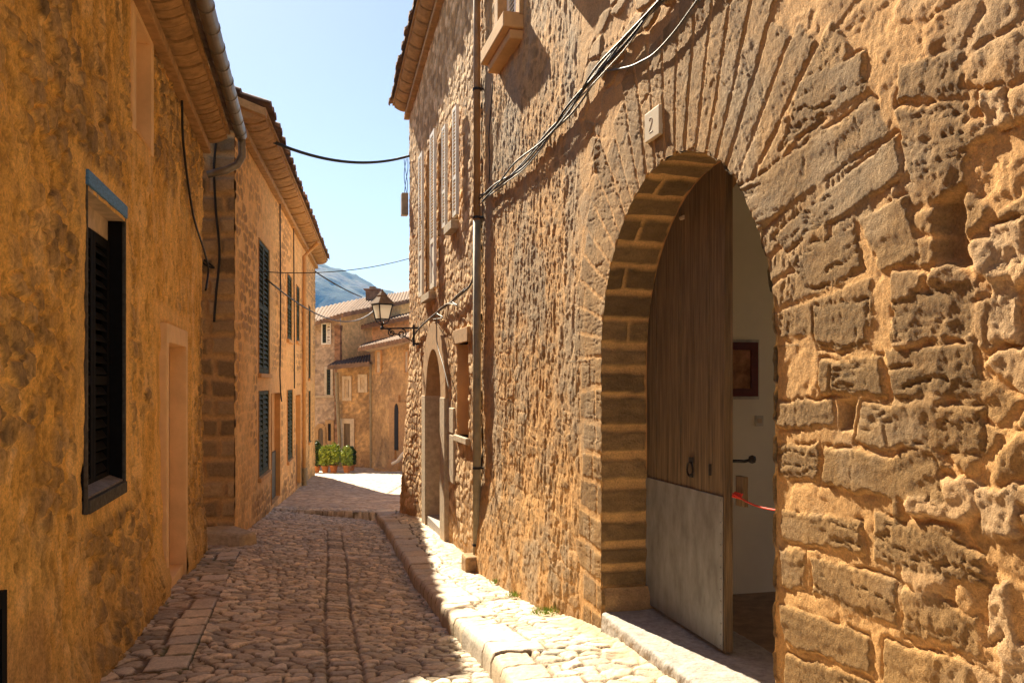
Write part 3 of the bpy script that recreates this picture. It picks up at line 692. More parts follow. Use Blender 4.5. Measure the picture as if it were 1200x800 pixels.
# downpipe on the joint between A and B
ps=WR.s_(559,-.06)
b=MB()
zj=WR.hit(559,262,-.06)[1]
b.tube([WR.p(ps,5.0,-.06),WR.p(ps,zj,-.06)],.036,14); pipe=b.build('downpipe',M['brownpipe'],None,smooth=True,loc=WR.p(ps,-1.9,-.06))
tag(pipe,'straight downpipe on the right stone wall, brown above and grey below','downpipe')
b=MB(); b.tube([WR.p(ps,zj+.03,-.06),WR.p(ps+.0,-1.72,-.06)],.041,14); b.build('lower_pipe',M['greypipe'],pipe,smooth=True)
for py in (105,255,548,638):
    zz=WR.hit(559,py,-.06)[1]; b=MB(); b.tube([WR.p(ps,zz-.012,-.06),WR.p(ps,zz+.012,-.06)],.046,14); b.bar(WR.p(ps-.03,zz,-.06),WR.p(ps-.03,zz,.03),.018); b.build('clamp',M['iron'],pipe)
b=MB(); b.wbox(WR,ps-.13,ps+.12,-1.95,-1.72,-.2,.02); b.build('stone_base',mat('pipe_base_stone',(.40,.25,.12),.9,n1=14,amt=.35,bump=.012,bscale=25),pipe,bevel=.025)
# ================================================================== CABLES
def cable(name,pts,r,m,label,parent=None,wob=.0,cat='cable',group=None,n=6,smoothn=6):
    P=[Vector(p) for p in pts]; out=[]
    for i in range(len(P)-1):
        p0=P[max(i-1,0)];p1=P[i];p2=P[i+1];p3=P[min(i+2,len(P)-1)]
        for j in range(smoothn):
            t=j/smoothn; out.append(.5*((2*p1)+(-p0+p2)*t+(2*p0-5*p1+4*p2-p3)*t*t+(-p0+3*p1-3*p2+p3)*t**3)+Vector([random.uniform(-wob,wob) for _ in range(3)]))
    out.append(P[-1])
    b=MB(); b.tube(out,r,n); o=b.build(name,m,parent,smooth=True,loc=None if parent else out[0])
    if not parent: tag(o,label,cat,group)
    return o
def wp(W,l,dep): return [W.p(*W.hit(x,y,dep),dep) for x,y in l]
main=[(790,-25),(772,0),(735,45),(700,84),(665,128),(640,160),(612,192),(585,215),(562,232)]
for k,(dx,dy,m,r) in enumerate(((0,0,'cable',.009),(5,3,'cable',.007),(-3,3,'cabled',.008),(2,6,'cablew',.005),(-6,1,'cabled',.007))):
    pts=[(x+dx*math.sin(i*1.7+k)+dx*.4,y+dy+3*math.sin(i*2.1+k)) for i,(x,y) in enumerate(main)]
    if k==0:
        c0=cable('cable_bundle',wp(WR,pts,-.07),r,M[m],'thick bundle of grey and black cables running diagonally up the right wall','',wob=.002) if False else cable('cable_bundle',wp(WR,pts,-.03),r,M[m],'thick bundle of grey and black cables running diagonally up the right stone wall')
    else: cable('wire',wp(WR,pts,-.025-.008*k),r,M[m],'',c0)
cable('cable',wp(WR,[(835,-25),(812,8),(790,38),(768,62),(752,72),(735,79),(705,84)],-.035),.006,M['cable'],'single grey cable branching off the bundle and rising above the number tile')
cable('cable',wp(WR,[(562,232),(556,300),(553,330)],-.02)+wp(WR,[(540,345),(520,360),(505,372),(490,386),(483,398)],-.05),.012,M['cable'],'cable running down past the pipe and under the white shutters to the street lamp')
cable('cable',wp(WR,[(545,338),(530,352),(536,358),(524,356),(512,366),(519,372),(508,374)],-.06),.007,M['cablew'],'loose pale coiled cable ends hanging under the sills of the shuttered windows')
cable('cable',wp(WR,[(578,95),(576,120),(573,160),(574,190),(573,215)],-.04),.006,M['cabled'],'thin dark cable dropping down the wall below the projecting window sill')
cable('cable',wp(WR,[(512,372),(512,400),(520,430),(526,455)],-.09),.008,M['cablew'],'thin cable hanging in front of the small arched door')
# overhead wires
Ya=12.2
p0=onY(287,150,12.0); p1=WR.p(*WR.hit(479,183,-.03),-.03)
def sag(a,bb,dip,n=10): 
    a=Vector(a);bb=Vector(bb); return [a.lerp(bb,i/n)+Vector((0,0,-dip*4*(i/n)*(1-i/n))) for i in range(n+1)]
pa=W2.p(*W2.hit(300,157,-.1),-.1)
cable('overhead_cable',sag(pa,p1,.22),.022,M['cabled'],'thick black cable sagging across the sky between the two eaves',smoothn=2)
pb=W2.p(*W2.hit(303,318,-.06),-.06)
cable('overhead_cable',sag(pb,WR.p(*WR.hit(479,303,-.03),-.03),.10),.007,M['cabled'],'thin wire crossing the alley level with the mountain top',smoothn=2)
pc=onY(369,318,23); 
cable('overhead_cable',sag(pc,onY(424,348,30),.05),.02,M['cabled'],'dark wire slanting down from the left house corner to the chimney',smoothn=2)
cable('overhead_cable',sag(W2.p(*W2.hit(312,327,-.08),-.08),onY(440,362,27),.5),.012,M['cabled'],'low thin wire drooping from the tall green shutters towards the far roofs',smoothn=2)
# ---------------- street lamp
lamp_base=Vector(WR.p(*WR.hit(485,387,-.08),-.08))
YL=lamp_base.y
lamp=empty('street_lamp',lamp_base,'traditional four-sided lantern on a scrolled iron bracket at the house corner','street lamp')
def LP(x,y): return onY(x,y,YL)
c=LP(448,374); ax=Vector((1,0,0)); ay=Vector((0,1,0)); rot=math.radians(38)
ex=ax*math.cos(rot)+ay*math.sin(rot); ey=-ax*math.sin(rot)+ay*math.cos(rot)
k=YL/1000; zt=LP(448,357).z; zb=LP(448,374).z; ht=.115; hb=.075
cc=Vector((c.x,c.y,0))
def ringp(h,z): return [cc+ex*h*a+ey*h*b_+Vector((0,0,z)) for a,b_ in ((-1,-1),(1,-1),(1,1),(-1,1))]
T=ringp(ht,zt);B_=ringp(hb,zb)
gl,_nt,_b=new_mat('milky_glass'); _b.inputs['Base Color'].default_value=(.9,.86,.78,1); _b.inputs['Roughness'].default_value=.3
_t=_nt.nodes.new('ShaderNodeBsdfTranslucent'); _t.inputs[0].default_value=(.95,.90,.80,1); _m=_nt.nodes.new('ShaderNodeMixShader'); _m.inputs[0].default_value=.7
_nt.links.new(_b.outputs[0],_m.inputs[1]); _nt.links.new(_t.outputs[0],_m.inputs[2]); _nt.links.new(_m.outputs[0],_nt.nodes['Material Output'].inputs[0])
b=MB(); b.add([p for p in ringp(ht-.006,zt)]+[p for p in ringp(hb-.006,zb)],[(0,1,5,4),(1,2,6,5),(2,3,7,6),(3,0,4,7),(4,5,6,7)]); b.build('glass',gl,lamp)
b=MB()
for i in range(4):
    b.bar(T[i],B_[i],.016); b.bar(T[i],T[(i+1)%4],.02); b.bar(B_[i],B_[(i+1)%4],.016)
b.build('lantern_frame',M['iron'],lamp)
R1=ringp(ht+.03,zt+.012); R2=ringp(.055,LP(448,347).z); R3=ringp(.06,LP(448,346).z); R4=ringp(.025,LP(448,342).z)
b=MB(); b.add(R1+R2+R3+R4,[(0,1,5,4),(1,2,6,5),(2,3,7,6),(3,0,4,7),(8,9,13,12),(9,10,14,13),(10,11,15,14),(11,8,12,15),(4,5,9,8),(5,6,10,9),(6,7,11,10),(7,4,8,11),(3,2,1,0),(12,13,14,15)])
b.lathe(LP(448,342),[(.022,-.02),(.03,.0),(.012,.02),(.016,.035),(0,.05)],8)
b.build('lantern_roof',mat('lamp_copper',(.22,.17,.13),.35,metal=.5,n1=12,amt=.3),lamp)
b=MB()
bz=LP(448,385)
b.lathe((cc.x,cc.y,bz.z),[(0,-.02),(.03,-.01),(.035,.02),(.015,.04),(.012,.07),(.03,.09)],8)
for i in range(4): b.tube([B_[i],(B_[i]+Vector((cc.x,cc.y,bz.z+.06)))/2+ (B_[i]-Vector((cc.x,cc.y,zb)))*.35,Vector((cc.x,cc.y,bz.z+.05))],.008,6)
b.build('lantern_cradle',M['iron'],lamp)
tip=Vector((cc.x,cc.y,bz.z)); root=lamp_base.copy(); root.z=tip.z+.01
b=MB(); b.bar(tip,root,.022)
dirn=(root-tip); Lb=dirn.length; dirn/=Lb
def scroll(c0,r,turns,ph,sgn):
    pts=[]
    for i in range(26):
        t=i/25; a=ph+sgn*t*turns*2*math.pi; rr=r*(1-.75*t); pts.append(c0+dirn*math.cos(a)*rr+Vector((0,0,1))*math.sin(a)*rr)
    return pts
b.tube(scroll(tip+dirn*Lb*.30-Vector((0,0,.065)),.06,1.4,math.pi/2,1),.009,6)
b.tube(scroll(tip+dirn*Lb*.62-Vector((0,0,.085)),.075,1.4,math.pi/2,-1),.010,6)
b.tube([tip+dirn*Lb*.15,tip+dirn*Lb*.35-Vector((0,0,.08)),tip+dirn*Lb*.7-Vector((0,0,.12)),root-Vector((0,0,.22))],.010,6)
b.bar(root+Vector((0,0,.05)),root-Vector((0,0,.28)),.035,.03); b.bar(root,root+Vector((WR.n[0]*.1,WR.n[1]*.1,0)),.03); b.bar(root-Vector((0,0,.24)),root-Vector((-WR.n[0]*.1,-WR.n[1]*.1,.24)),.03)
b.build('bracket',M['iron'],lamp)
# ---------------- electric box and blue cables
bx=empty('junction_box',WR.p(SB1+.02,2.7,-.05),'small beige junction box with blue cables fixed high on the house corner','electrical box')
za=WR.hit(480,252)[1]; zb_=WR.hit(480,226)[1]
b=MB(); b.wbox(WR,SB1+.0,SB1+.16,za,zb_,-.13,-.02); b.build('case',M['beige'],bx,bevel=.01)
for q in range(3):
    pts=[WR.p(SB1+.05+.03*q,WR.hit(480,yy)[1],-.05-.03*math.sin(yy*.09+q*2)) for yy in (185,196,205,214,226)]
    cable('wire',pts,.006,M['cableb'],'',bx)
# ---------------- number tile
pl=[(761,136),(777,123),(779,157),(761,168)]
h=[WR.hit(*p) for p in pl]; s_0=(h[1][0]+h[2][0])/2; s_1=(h[0][0]+h[3][0])/2; zt_=(h[0][1]+h[1][1])/2; zb_=(h[2][1]+h[3][1])/2
b=MB(); b.wbox(WR,s_0,s_1,zb_,zt_,-.028,-.0); nt_=b.build('number_tile',M['tile'],None,bevel=.003,loc=WR.p(s_1,zb_,-.02)); tag(nt_,'small cream ceramic house number tile above the arched doorway','house number')
def digit(strokes,sc,c0,z0,dep,parent,r):
    b=MB()
    for st in strokes:
        b.tube([WR.p(c0-x*sc,z0+y*sc,dep) for x,y in st],r,6)
    b.build('numeral',M['ink'],parent)
hh=(zt_-zb_); two=[[(-.25,.32),(-.12,.48),(.1,.5),(.24,.36),(.2,.14),(-.05,-.15),(-.28,-.42),(-.26,-.5),(.28,-.5)]]
digit(two,hh*.5,(s_0+s_1)/2+.01,(zt_+zb_)/2,-.0275,nt_,.0028)
# ---------------- things in the doorway
b=MB(); pts=[Vector(WR.p(s0-.03,-.56,D0+.03)),Vector(WR.p(3.6,-.575,D0-.02)),Vector(WR.p(3.3,-.555,D0-.06)),Vector(WR.p(RC-RR-.02,-.50,D0-.1))]
rope=cable('rope',pts,.0045,M['red'],'thin red rope stretched across the open half of the doorway',cat='rope')
b=MB(); 
for i in range(5): b.tube([WR.p(s0-.03-.018*i,-.57,D0+.03),WR.p(s0-.035-.018*i,-.553,D0+.04),WR.p(s0-.045-.018*i,-.575,D0+.02)],.0045,5)
b.build('knot',M['red'],rope)
def nwall(s,n0,n1,z0,z1,t0,t1,b): b.wbox(WR,s-t1,s-t0,z0,z1,n0,n1); return b
ni=2.985-1.81
fr=empty('picture_frame',WR.p(5.1,-.1,ni-.2),'dark red framed picture hanging on the white wall inside the doorway','picture')
zt_=.285; zb_=-.112; b=MB(); nwall(5.12,ni-.44,ni,zb_,zt_,.002,.012,b).build('backing',M['plastic'],fr)
b=MB(); f_=.05
nwall(5.12,ni-.42,ni-.02,zb_+.02,zb_+.02+f_,.012,.035,b); nwall(5.12,ni-.42,ni-.02,zt_-.02-f_,zt_-.02,.012,.035,b); nwall(5.12,ni-.42,ni-.42+f_,zb_+.02,zt_-.02,.012,.034,b); nwall(5.12,ni-.02-f_,ni-.02,zb_+.02,zt_-.02,.012,.034,b)
b.build('frame',M['frame'],fr)
b=MB(); nwall(5.12,ni-.37,ni-.07,zb_+.07,zt_-.07,.012,.02,b); b.build('print',M['mat'],fr)
b=MB(); nn=5.12*math.tan(math.radians(15.95+14.14))-1.81+.02; nwall(5.12,nn-.03,nn+.03,-.29,-.22,.0,.012,b); sw_=b.build('light_switch',M['plastic'],None,bevel=.002,loc=WR.p(5.12,-.25,nn)); tag(sw_,'small square light switch on the white wall inside the doorway','light switch')
b=MB(); nwall(5.12,nn-.015,nn+.015,-.27,-.24,.012,.017,b); b.build('button',M['pale'],sw_)
cable('floor_cable',[WR.p(s0-.0,-1.392,.34),WR.p(RC-.25,-1.392,.37),WR.p(RC-.6,-1.392,.5),WR.p(RC-.9,-1.392,.8)],.006,M['cabled'],'black cable lying on the floor just inside the doorway')

# ================================================================== LEFT HOUSE 1 (ochre plaster)
house1=empty('plastered_house',WL.p(6,-1.6,2),'ochre plastered house on the left with a black shuttered window','house')
S1a,S1b=-.5,WL.s_(237)
lw=(WL.s_(99),WL.s_(144.5)); lwz=(WL.hit(99,587)[1],WL.hit(99,221)[1])
uw=(WL.s_(157.5),WL.s_(175)); uwz=(WL.hit(166,160)[1],WL.hit(158,15)[1]+.0)
uwz=(WL.hit(157,150)[1],WL.hit(157,14)[1])
dw=(WL.s_(189),WL.s_(213.5)); dwz=WL.hit(189,378)[1]
bw=(2.3,WL.s_(0)+.05)
def topz(s): return ip(s,[-1,3.0,4.4,6.05,6.1,12],[2.68]*6)
s=lin([(S1a,3.3,.06),(3.3,6.2,.0115),(6.2,S1b,.0135)],(lw[0],lw[1],uw[0],uw[1],dw[0],dw[1])); z=lin([(-2.0,2.70,.0125)],(lwz[0],lwz[1],uwz[0],uwz[1],dwz))
S,Z=np.meshgrid(s,z)
def wall_L(S,Z):
    sh=S.shape; Sw=S+(fbm(S*7,Z*7,301)-.5)*.09; Zw=Z+(fbm(S*7,Z*7,302)-.5)*.08
    f1,f2,cid,cx,cy=worley(Sw/.17,Zw/.12,303,.9)
    e=ss(.09,.20,f2-f1)
    cov=fbm(S*.9,Z*.9,305,4)+ .10*ss(.2,-1.2,Z)*1.0
    ex=ss(.38,.55,cov)*(cid>.2)
    around=np.zeros(sh)
    for r_ in ((lw[0],lw[1],lwz[0],lwz[1]),(uw[0],uw[1],uwz[0],uwz[1]),(dw[0]-.1,dw[1]+.1,-2,dwz)):
        around=np.maximum(around,ss(.20,.10,sd_rect(S,Z,*r_)+ (fbm(S*3,Z*3,309)-.5)*.06))
    ex=ex*(1-around)
    pit=np.maximum(ss(.55,.68,fbm(S*26,Z*15,311,5,.65)),ss(.66,.72,fbm(S*9,Z*6,312,5,.65)))
    H=(fbm(S*.9,Z*.9,306)-.5)*.05+(fbm(S*6,Z*6,307,5,.6)-.5)*.03+(fbm(S*30,Z*22,308,4,.6)-.5)*.018*(1-around*.85)-pit*.010*(1-around)+e*ex*.020
    base=mix(np.broadcast_to(C3(.92,.56,.17),sh+(3,)),np.broadcast_to(C3(.78,.44,.11),sh+(3,)),ss(.35,.65,fbm(S*1.7,Z*1.2,310,5,.6)))
    base=mix(base,np.broadcast_to(C3(.95,.62,.26),sh+(3,)),ss(.52,.75,fbm(S*5,Z*3.5,315,4,.6))*.7)
    C=mix(base,C3(.40,.26,.12)*(.45+.85*cid)[...,None],e*ex*np.clip(.1+1.3*fbm(S*9,Z*9,316,4),0,1))
    C=C*(1-.34*pit*(1-around))[...,None]  # dirt in pits, darkened in colour to stand in for missing relief shading
    C=mix(C,np.broadcast_to(C3(.88,.54,.18),sh+(3,)),around*.85)
    # soot and damp streaks
    st=ss(.55,.8,fbm(S*7,Z*1.2,320,4))*.2
    C=C*(1-st[...,None])
    run=ss(.5,.7,fbm(S*13,Z*.7,324,4,.6))*np.maximum(ss(1.0,2.5,Z),((S>lw[0]-.05)&(S<lw[1]+.05))*ss(lwz[0]-.75,lwz[0]-.05,Z)*(Z<lwz[0]))*.22
    C=C*(1-run[...,None])
    damp=ss(-1.05,-1.55,Z+(fbm(S*2.5,Z*2.5,325,4)-.5)*.5)*.38; C=mix(C,np.broadcast_to(C3(.34,.24,.13),sh+(3,)),damp)
    ck=1-np.abs(2*fbm(S*1.3+3,Z*.9,326,5,.6)-1); ck=ss(.986,.997,ck)*ss(.45,.6,fbm(S*.8,Z*.8,327,2))*(1-around); H-=ck*.012; C=C*(1-.45*ck[...,None])
    # plaster patch bottom-left around the low window
    pp=ss(.1,-.1,np.maximum(S-4.15,Z+.95)+(fbm(S*2,Z*2,322)-.5)*.2)
    C=mix(C,np.broadcast_to(C3(.60,.36,.15),sh+(3,)),pp*.6); H=H*(1-.5*pp)
    H-=0
    return H,C
H,Cc=wall_L(S,Z)
hole=[lambda a,b:sd_rect(a,b,lw[0],lw[1],lwz[0],lwz[1]),lambda a,b:sd_rect(a,b,uw[0],uw[1],uwz[0],uwz[1]),lambda a,b:sd_rect(a,b,dw[0]+.08,dw[1]-.06,-3,dwz-.14)]
keep,S,Z=carve(S,Z,hole)
Z=np.minimum(Z,topz(S)); foot=-.05*ss(-1.25,-1.6,Z)
X,Y,ZZ=WL.pts(S,Z,-H+foot); grid_mesh('wall',X,Y,ZZ,Cc,M['wallL'],house1,keep)
b=MB(); b.wbox(WL,S1a,S1b-.02,-2,-1.7,.05,4); b.wbox(WL,S1a,S1b-.03,-2,2.6,.4,.5); b.wbox(WL,S1b-.15,S1b-.02,-2,2.6,.02,4); b.wbox(WL,S1a,S1a+.1,-2,2.6,.02,4); b.wbox(WL,S1a,S1b-.1,-2,1.3,3.8,4); b.build('wall_core',M['plo'],house1)
# near part top: sloping coping

# window L : frame, lintel, shutters
fo=.016
b=MB(); z0_,z1_=lwz; a,c=lw
b.wbox(WL,a-.006,a+.010,z0_-.07,z1_+.02,-fo,.004); b.wbox(WL,c-.012,c+.006,z0_-.07,z1_+.02,-fo,.004); b.wbox(WL,a+.010,c-.012,z0_-.07,z0_,-fo-.01,.10)
w=b.build('window',M['frameg'],house1,bevel=.003)
for q in (a,c-.008):
    b=MB(); b.wbox(WL,q-.01,q+.018,z0_,z1_,.006,.24); b.build('jamb_lining',M['black'],w)
w['label']='tall window with grey frame, blue painted lintel and black louvres'
b=MB(); b.wbox(WL,a-.012,c+.012,z1_+.022,z1_+.10,-fo-.008,.05); b.build('lintel',M['blue'],w,bevel=.004)
b=MB(); b.wbox(WL,a+.02,c-.02,z1_-.12,z1_+.0,.085,.2); b.wbox(WL,a+.02,c-.02,z1_+.0,z1_+.02,-.01,.17); b.build('blind_box',M['pale'],w)
b=MB(); mid=(a+c)/2+.04
dshutter(b,WL,a+.022,mid-.004,z0_+.003,z1_-.13,.075,slat=.06,rails=(.42,)); b.build('shutter',M['black'],w)
b=MB(); dshutter(b,WL,mid+.004,c-.022,z0_+.003,z1_-.13,.075,slat=.06,rails=(.42,)); b.build('shutter',M['black'],w)
b=MB(); b.wbox(WL,a+.02,c-.02,z0_,z1_-.12,.20,.24); b.build('pane',M['dark'],w)
b=MB(); b.box8([WL.p(a+.021,z0_+.001,.0),WL.p(c-.021,z0_+.001,.0),WL.p(c-.021,z0_+.001,.073),WL.p(a+.021,z0_+.001,.073),WL.p(a+.021,z0_+.012,.0),WL.p(c-.021,z0_+.012,.0),WL.p(c-.021,z0_+.04,.073),WL.p(a+.021,z0_+.04,.073)]); b.build('sill',mat('sill_grey',(.25,.22,.2),.7,n1=20),w)
# upper recess
w=recess(WL,house1,uw[0],uw[1],uwz[0],uwz[1],.24,M['plp'],'window_niche'); b=MB(); b.wbox(WL,uw[0]-.03,uw[1]+.03,uwz[0]-.05,uwz[1]+.1,.2,.23); b.build('niche_back',M['plo'],w)
b=MB()
for (x0,x1,y0,y1) in ((uw[0]-.1,uw[0]-.003,uwz[0]-.02,uwz[1]+.06),(uw[1]+.003,uw[1]+.12,uwz[0]-.02,uwz[1]+.06)): b.wbox(WL,x0,x1,y0,y1,-.012,.03)
b.wbox(WL,uw[0]-.002,uw[1]+.002,uwz[1]+.003,uwz[1]+.06,-.0125,.03); b.build('niche_surround',M['plp'],w,bevel=.006)
# door
b=MB(); b.wbox(WL,dw[0]-.02,dw[0]+.09,-1.9,dwz,-.045,.1); b.wbox(WL,dw[1]-.07,dw[1]+.03,-1.9,dwz,-.045,.1); b.wbox(WL,dw[0]+.09,dw[1]-.07,dwz-.15,dwz,-.045,.1)
d1=b.build('door_surround',M['plp'],house1,bevel=.006)
b=MB(); b.wbox(WL,dw[0]+.09,dw[1]-.07,-1.9,dwz-.15,.10,.16); b.build('door',M['plp'],d1)
b=MB(); b.wbox(WL,dw[0]+.09,dw[1]-.07,-1.9,-1.64,-.02,.12); b.build('door_step',M['plp'],d1,bevel=.008)
# low black shutter at left edge
sl=WL.s_(8.5,-.07)-.02; b=MB(); zt_=WL.hit(6,692,-.07)[1]
dshutter(b,WL,sl-.32,sl+.02,-1.75,zt_,-.07,slat=.055,rails=()); 
lo=b.build('low_shutter',M['black'],house1)
b=MB(); b.wbox(WL,sl+.02,sl+.06,zt_-.14,zt_-.09,-.05,.02); b.build('hinge',M['black'],lo)
# eave L1
E0=WL.p(-.4,2.74,0); E1=WL.p(S1b+.02,2.74,0)
eave(house1,E0,E1,-WL.n,.34,.1,M['soffit'],M['clay'],72,tile_w=.2,rise=.3)
gut=MB(); g0=Vector(WL.p(-.4,2.72,-.40)); g1=Vector(WL.p(S1b+.05,2.72,-.40)); 
gut.tube([g0,g1],.062,16)
gt=gut.build('gutter',M['zinc'],None,smooth=True,loc=g1); tag(gt,'round seamed zinc gutter along the eave of the ochre plastered house','gutter')
for i in range(26):
    p=g1.lerp(g0,(i+.5)/26); q=p+(g1-g0).normalized()*.02; b=MB(); b.tube([p,q],.067,16); b.build('seam',M['zinc'],gt)
e1=g1; el=[e1-Vector((0,0,.0)),e1+Vector((.0,.02,-.10)),e1+Vector((0.0,.03,-.22)),e1+Vector((-.05,.02,-.32)),e1+Vector((-.16,-.0,-.38)),e1+Vector((-.36,-.03,-.44))]
b=MB(); b.tube(el,.042,12); b.build('elbow',M['zinc'],gt,smooth=True)
cable('cable',wp(WL,[(170,-18),(195,40),(208,68),(213,110),(215,170),(226,250),(238,290),(244,315),(241,340)],-.035)+[],.011,M['cabled'],'long black cable looping down the ochre wall from the eave')
# ================================================================== LEFT HOUSE 2 (coursed stone, green shutters)
house2=empty('stone_house',W2.p(S20+6,-2,2),'long orange stone house with dark green shutters on the left','house')
L2=13.4; S2e=S20+L2
def o2(x0,x1,y0,y1):
    a=W2.s_(x0); c=W2.s_(x1); xm=(x0+x1)/2; return (a,c,W2.hit(x0,y1)[1],W2.hit(x0,y0)[1])
ops=[('shutter',o2(302.5,315,278,437),'green'),('shutter',o2(302.5,314.5,458,560),'green'),('door',o2(317.5,327.5,461,592),None),
     ('shutter',o2(336,341.5,319,397),'green'),('shutter',o2(336.2,342.5,457,541),'green'),('shutter',o2(346.8,350.5,333,399),'green'),
     ('door',o2(346.5,351.5,463,572),None),('shutter',o2(361,363.6,357,443),'green'),('shutter',o2(361,363.6,458,518),'green')]
s=lin([(S20,S20+4.2,.018),(S20+4.2,S2e,.035)]); z=lin([(-2.7,3.2,.0195)]); S,Z=np.meshgrid(s,z)
Sw=S+(fbm(S*6,Z*6,401)-.5)*.05; Zw=Z+(fbm(S*6,Z*6,402)-.5)*.035
f1,f2,cid,cx,cy=worley(Sw/.25,Zw/.125,403,.55,True); e=ss(.10,.34,f2-f1)
cov=ss(.62,.40,fbm(S*.8,Z*.8,405,3)); 
smooth_=np.zeros(S.shape)
for nm,o_,_ in ops: smooth_=np.maximum(smooth_,ss(.25,.12,sd_rect(S,Z,*o_)))
band=ss(.14,.06,np.abs(Z-W2.hit(330,448)[1]-.1))*(S>S20+3.2)
smooth_=np.maximum(smooth_,band); ex=(cid>.15)*(.35+.65*cov)*(1-smooth_)
H=e*ex*.014+(fbm(S*5,Z*5,407,4)-.5)*.02+(fbm(S*26,Z*26,408,3)-.5)*.008
Cc=mix(mix(np.broadcast_to(C3(.92,.60,.27),S.shape+(3,)),np.broadcast_to(C3(.84,.48,.17),S.shape+(3,)),fbm(S*1.2,Z*1.2,409,4)),C3(.34,.20,.10)*(.6+.8*_h(np.floor(cid*991),np.floor(cid*37),4))[...,None],e*ex*.75)
Cc=mix(Cc,np.broadcast_to(C3(.75,.45,.2),S.shape+(3,)),smooth_*.7)
low=ss(-1.0,-1.8,Z)*ss(.35,.65,fbm(S*3,Z*3,411)); Cc=Cc*(1-.35*low[...,None])
keep,S,Z=carve(S,Z,[(lambda a,b,o_=o_:sd_rect(a,b,*o_)) for nm,o_,_ in ops])
X,Y,ZZ=W2.pts(S,Z,-H); grid_mesh('wall',X,Y,ZZ,Cc,M['wall2'],house2,keep)
for nm,o_,mm in ops:
    a,c,za,zb_=o_
    if nm=='shutter':
        big=(c-a); w=recess(W2,house2,a,c,za,zb_,.16,M['plo'],'window')
        b=MB(); b.wbox(W2,a-.03,c+.03,za-.06,za-.002,-.05,.1); b.build('sill',M['plo'],w,bevel=.006)
        mid=(a+c)/2
        b=MB(); dshutter(b,W2,a+.004,mid-.004,za+.004,zb_-.004,.0,slat=.07,rails=(.5,)); b.build('shutter',M[mm],w)
        b=MB(); dshutter(b,W2,mid+.004,c-.004,za+.004,zb_-.004,.0,slat=.07,rails=(.5,)); b.build('shutter',M[mm],w)
        b=MB(); b.wbox(W2,a,c,za,zb_,.1,.14); b.build('pane',M['dark'],w)
    else:
        w=recess(W2,house2,a,c,za,zb_,.14,M['plo'],'doorway'); zm=za+(zb_-za)*.44
        b=MB(); b.wbox(W2,a,c,zm,zb_,.08,.13); b.build('upper_panel',M['plo'],w)
        b=MB(); b.wbox(W2,a,c,za-.3,zm,.06,.13); b.build('door',mat('olive_door',(.09,.075,.045),.6,n1=10,amt=.3),w)
# near end wall (big shadowed quoins), faces the camera
ed=W2.n; 
qx=lin([(0,1.6,.016)]); z=lin([(-2.3,3.3,.016)]); Q,Z=np.meshgrid(qx,z)
rw=(Z+2.3)/.235+(fbm(Q*1.5,Z*2,451,2)-.5)*.35; row=np.floor(rw); fz=rw-row; jr=_h(row,row*0,452); jr2=_h(row,row*0,453)
sp=.10+.22*jr+(np.mod(row,2))*.06; sp2=sp+.35+.2*jr2
Qw=Q+(fbm(Q*8,Z*8,455)-.5)*.05
d=np.minimum(np.minimum(fz-.08,.93-fz)*.235,np.minimum(np.abs(Qw-sp)-.014,np.abs(Qw-sp2)-.012))
e=ss(0,.035,d+(fbm(Q*25,Z*25,456,2)-.5)*.02)
idb=_h(row,np.floor((Qw>sp)*1.+(Qw>sp2)*1.),457)
H=e*(.02+.035*idb)+(fbm(Q*14,Z*14,458,4)-.5)*.02
Cc=mix(np.broadcast_to(C3(.56,.36,.17),Q.shape+(3,)),C3(.36,.25,.14)*(.35+1.0*idb)[...,None],e*.9)
cx_,cy_=W2.O+W2.d*S20
X=cx_+ed[0]*Q-W2.d[0]*H; Y=cy_+ed[1]*Q-W2.d[1]*H
grid_mesh('end_wall',X,Y,Z,Cc,M['wall2'],house2)
b=MB(); b.wbox(W2,S20+.05,S2e-.02,-2.6,3.2,.4,.5); b.wbox(W2,S2e-.06,S2e,-2.8,3.2,.0,4); b.wbox(W2,S20,S2e,-2.6,3.2,4.0,4.1); b.build('wall_core',M['plo'],house2)
E0=W2.p(S20,3.24,0); E1=W2.p(S2e,3.34,0)
eave(house2,E0,E1,-W2.n,.40,.1,M['soffit'],M['clay'],46,tile_w=.22,rise=.38,depth=4.2)
# gable triangle + verge
b=MB(); A=Vector(W2.p(S20-.01,3.1,0)); B2=Vector(W2.p(S20-.01,3.1,4)); Tt=Vector(W2.p(S20-.01,3.24+4*.38-.05,4)); A2=Vector(W2.p(S20-.01,3.24,0))
b.prism([A,B2,Tt,A2],Vector((*W2.d,0))*.2); b.build('gable',M['plo'],house2)
b=MB(); b.box8([W2.p(S20-.10,3.24-.13,-.36),W2.p(S20+.05,3.24-.13,-.36),W2.p(S20+.05,3.24+3.9*.38-.0,3.9),W2.p(S20-.10,3.24+3.9*.38,3.9),W2.p(S20-.10,3.24-.04,-.36),W2.p(S20+.05,3.24-.04,-.36),W2.p(S20+.05,3.24+3.9*.38+.1,3.9),W2.p(S20-.10,3.24+3.9*.38+.1,3.9)]); b.build('verge',M['soffit'],house2)
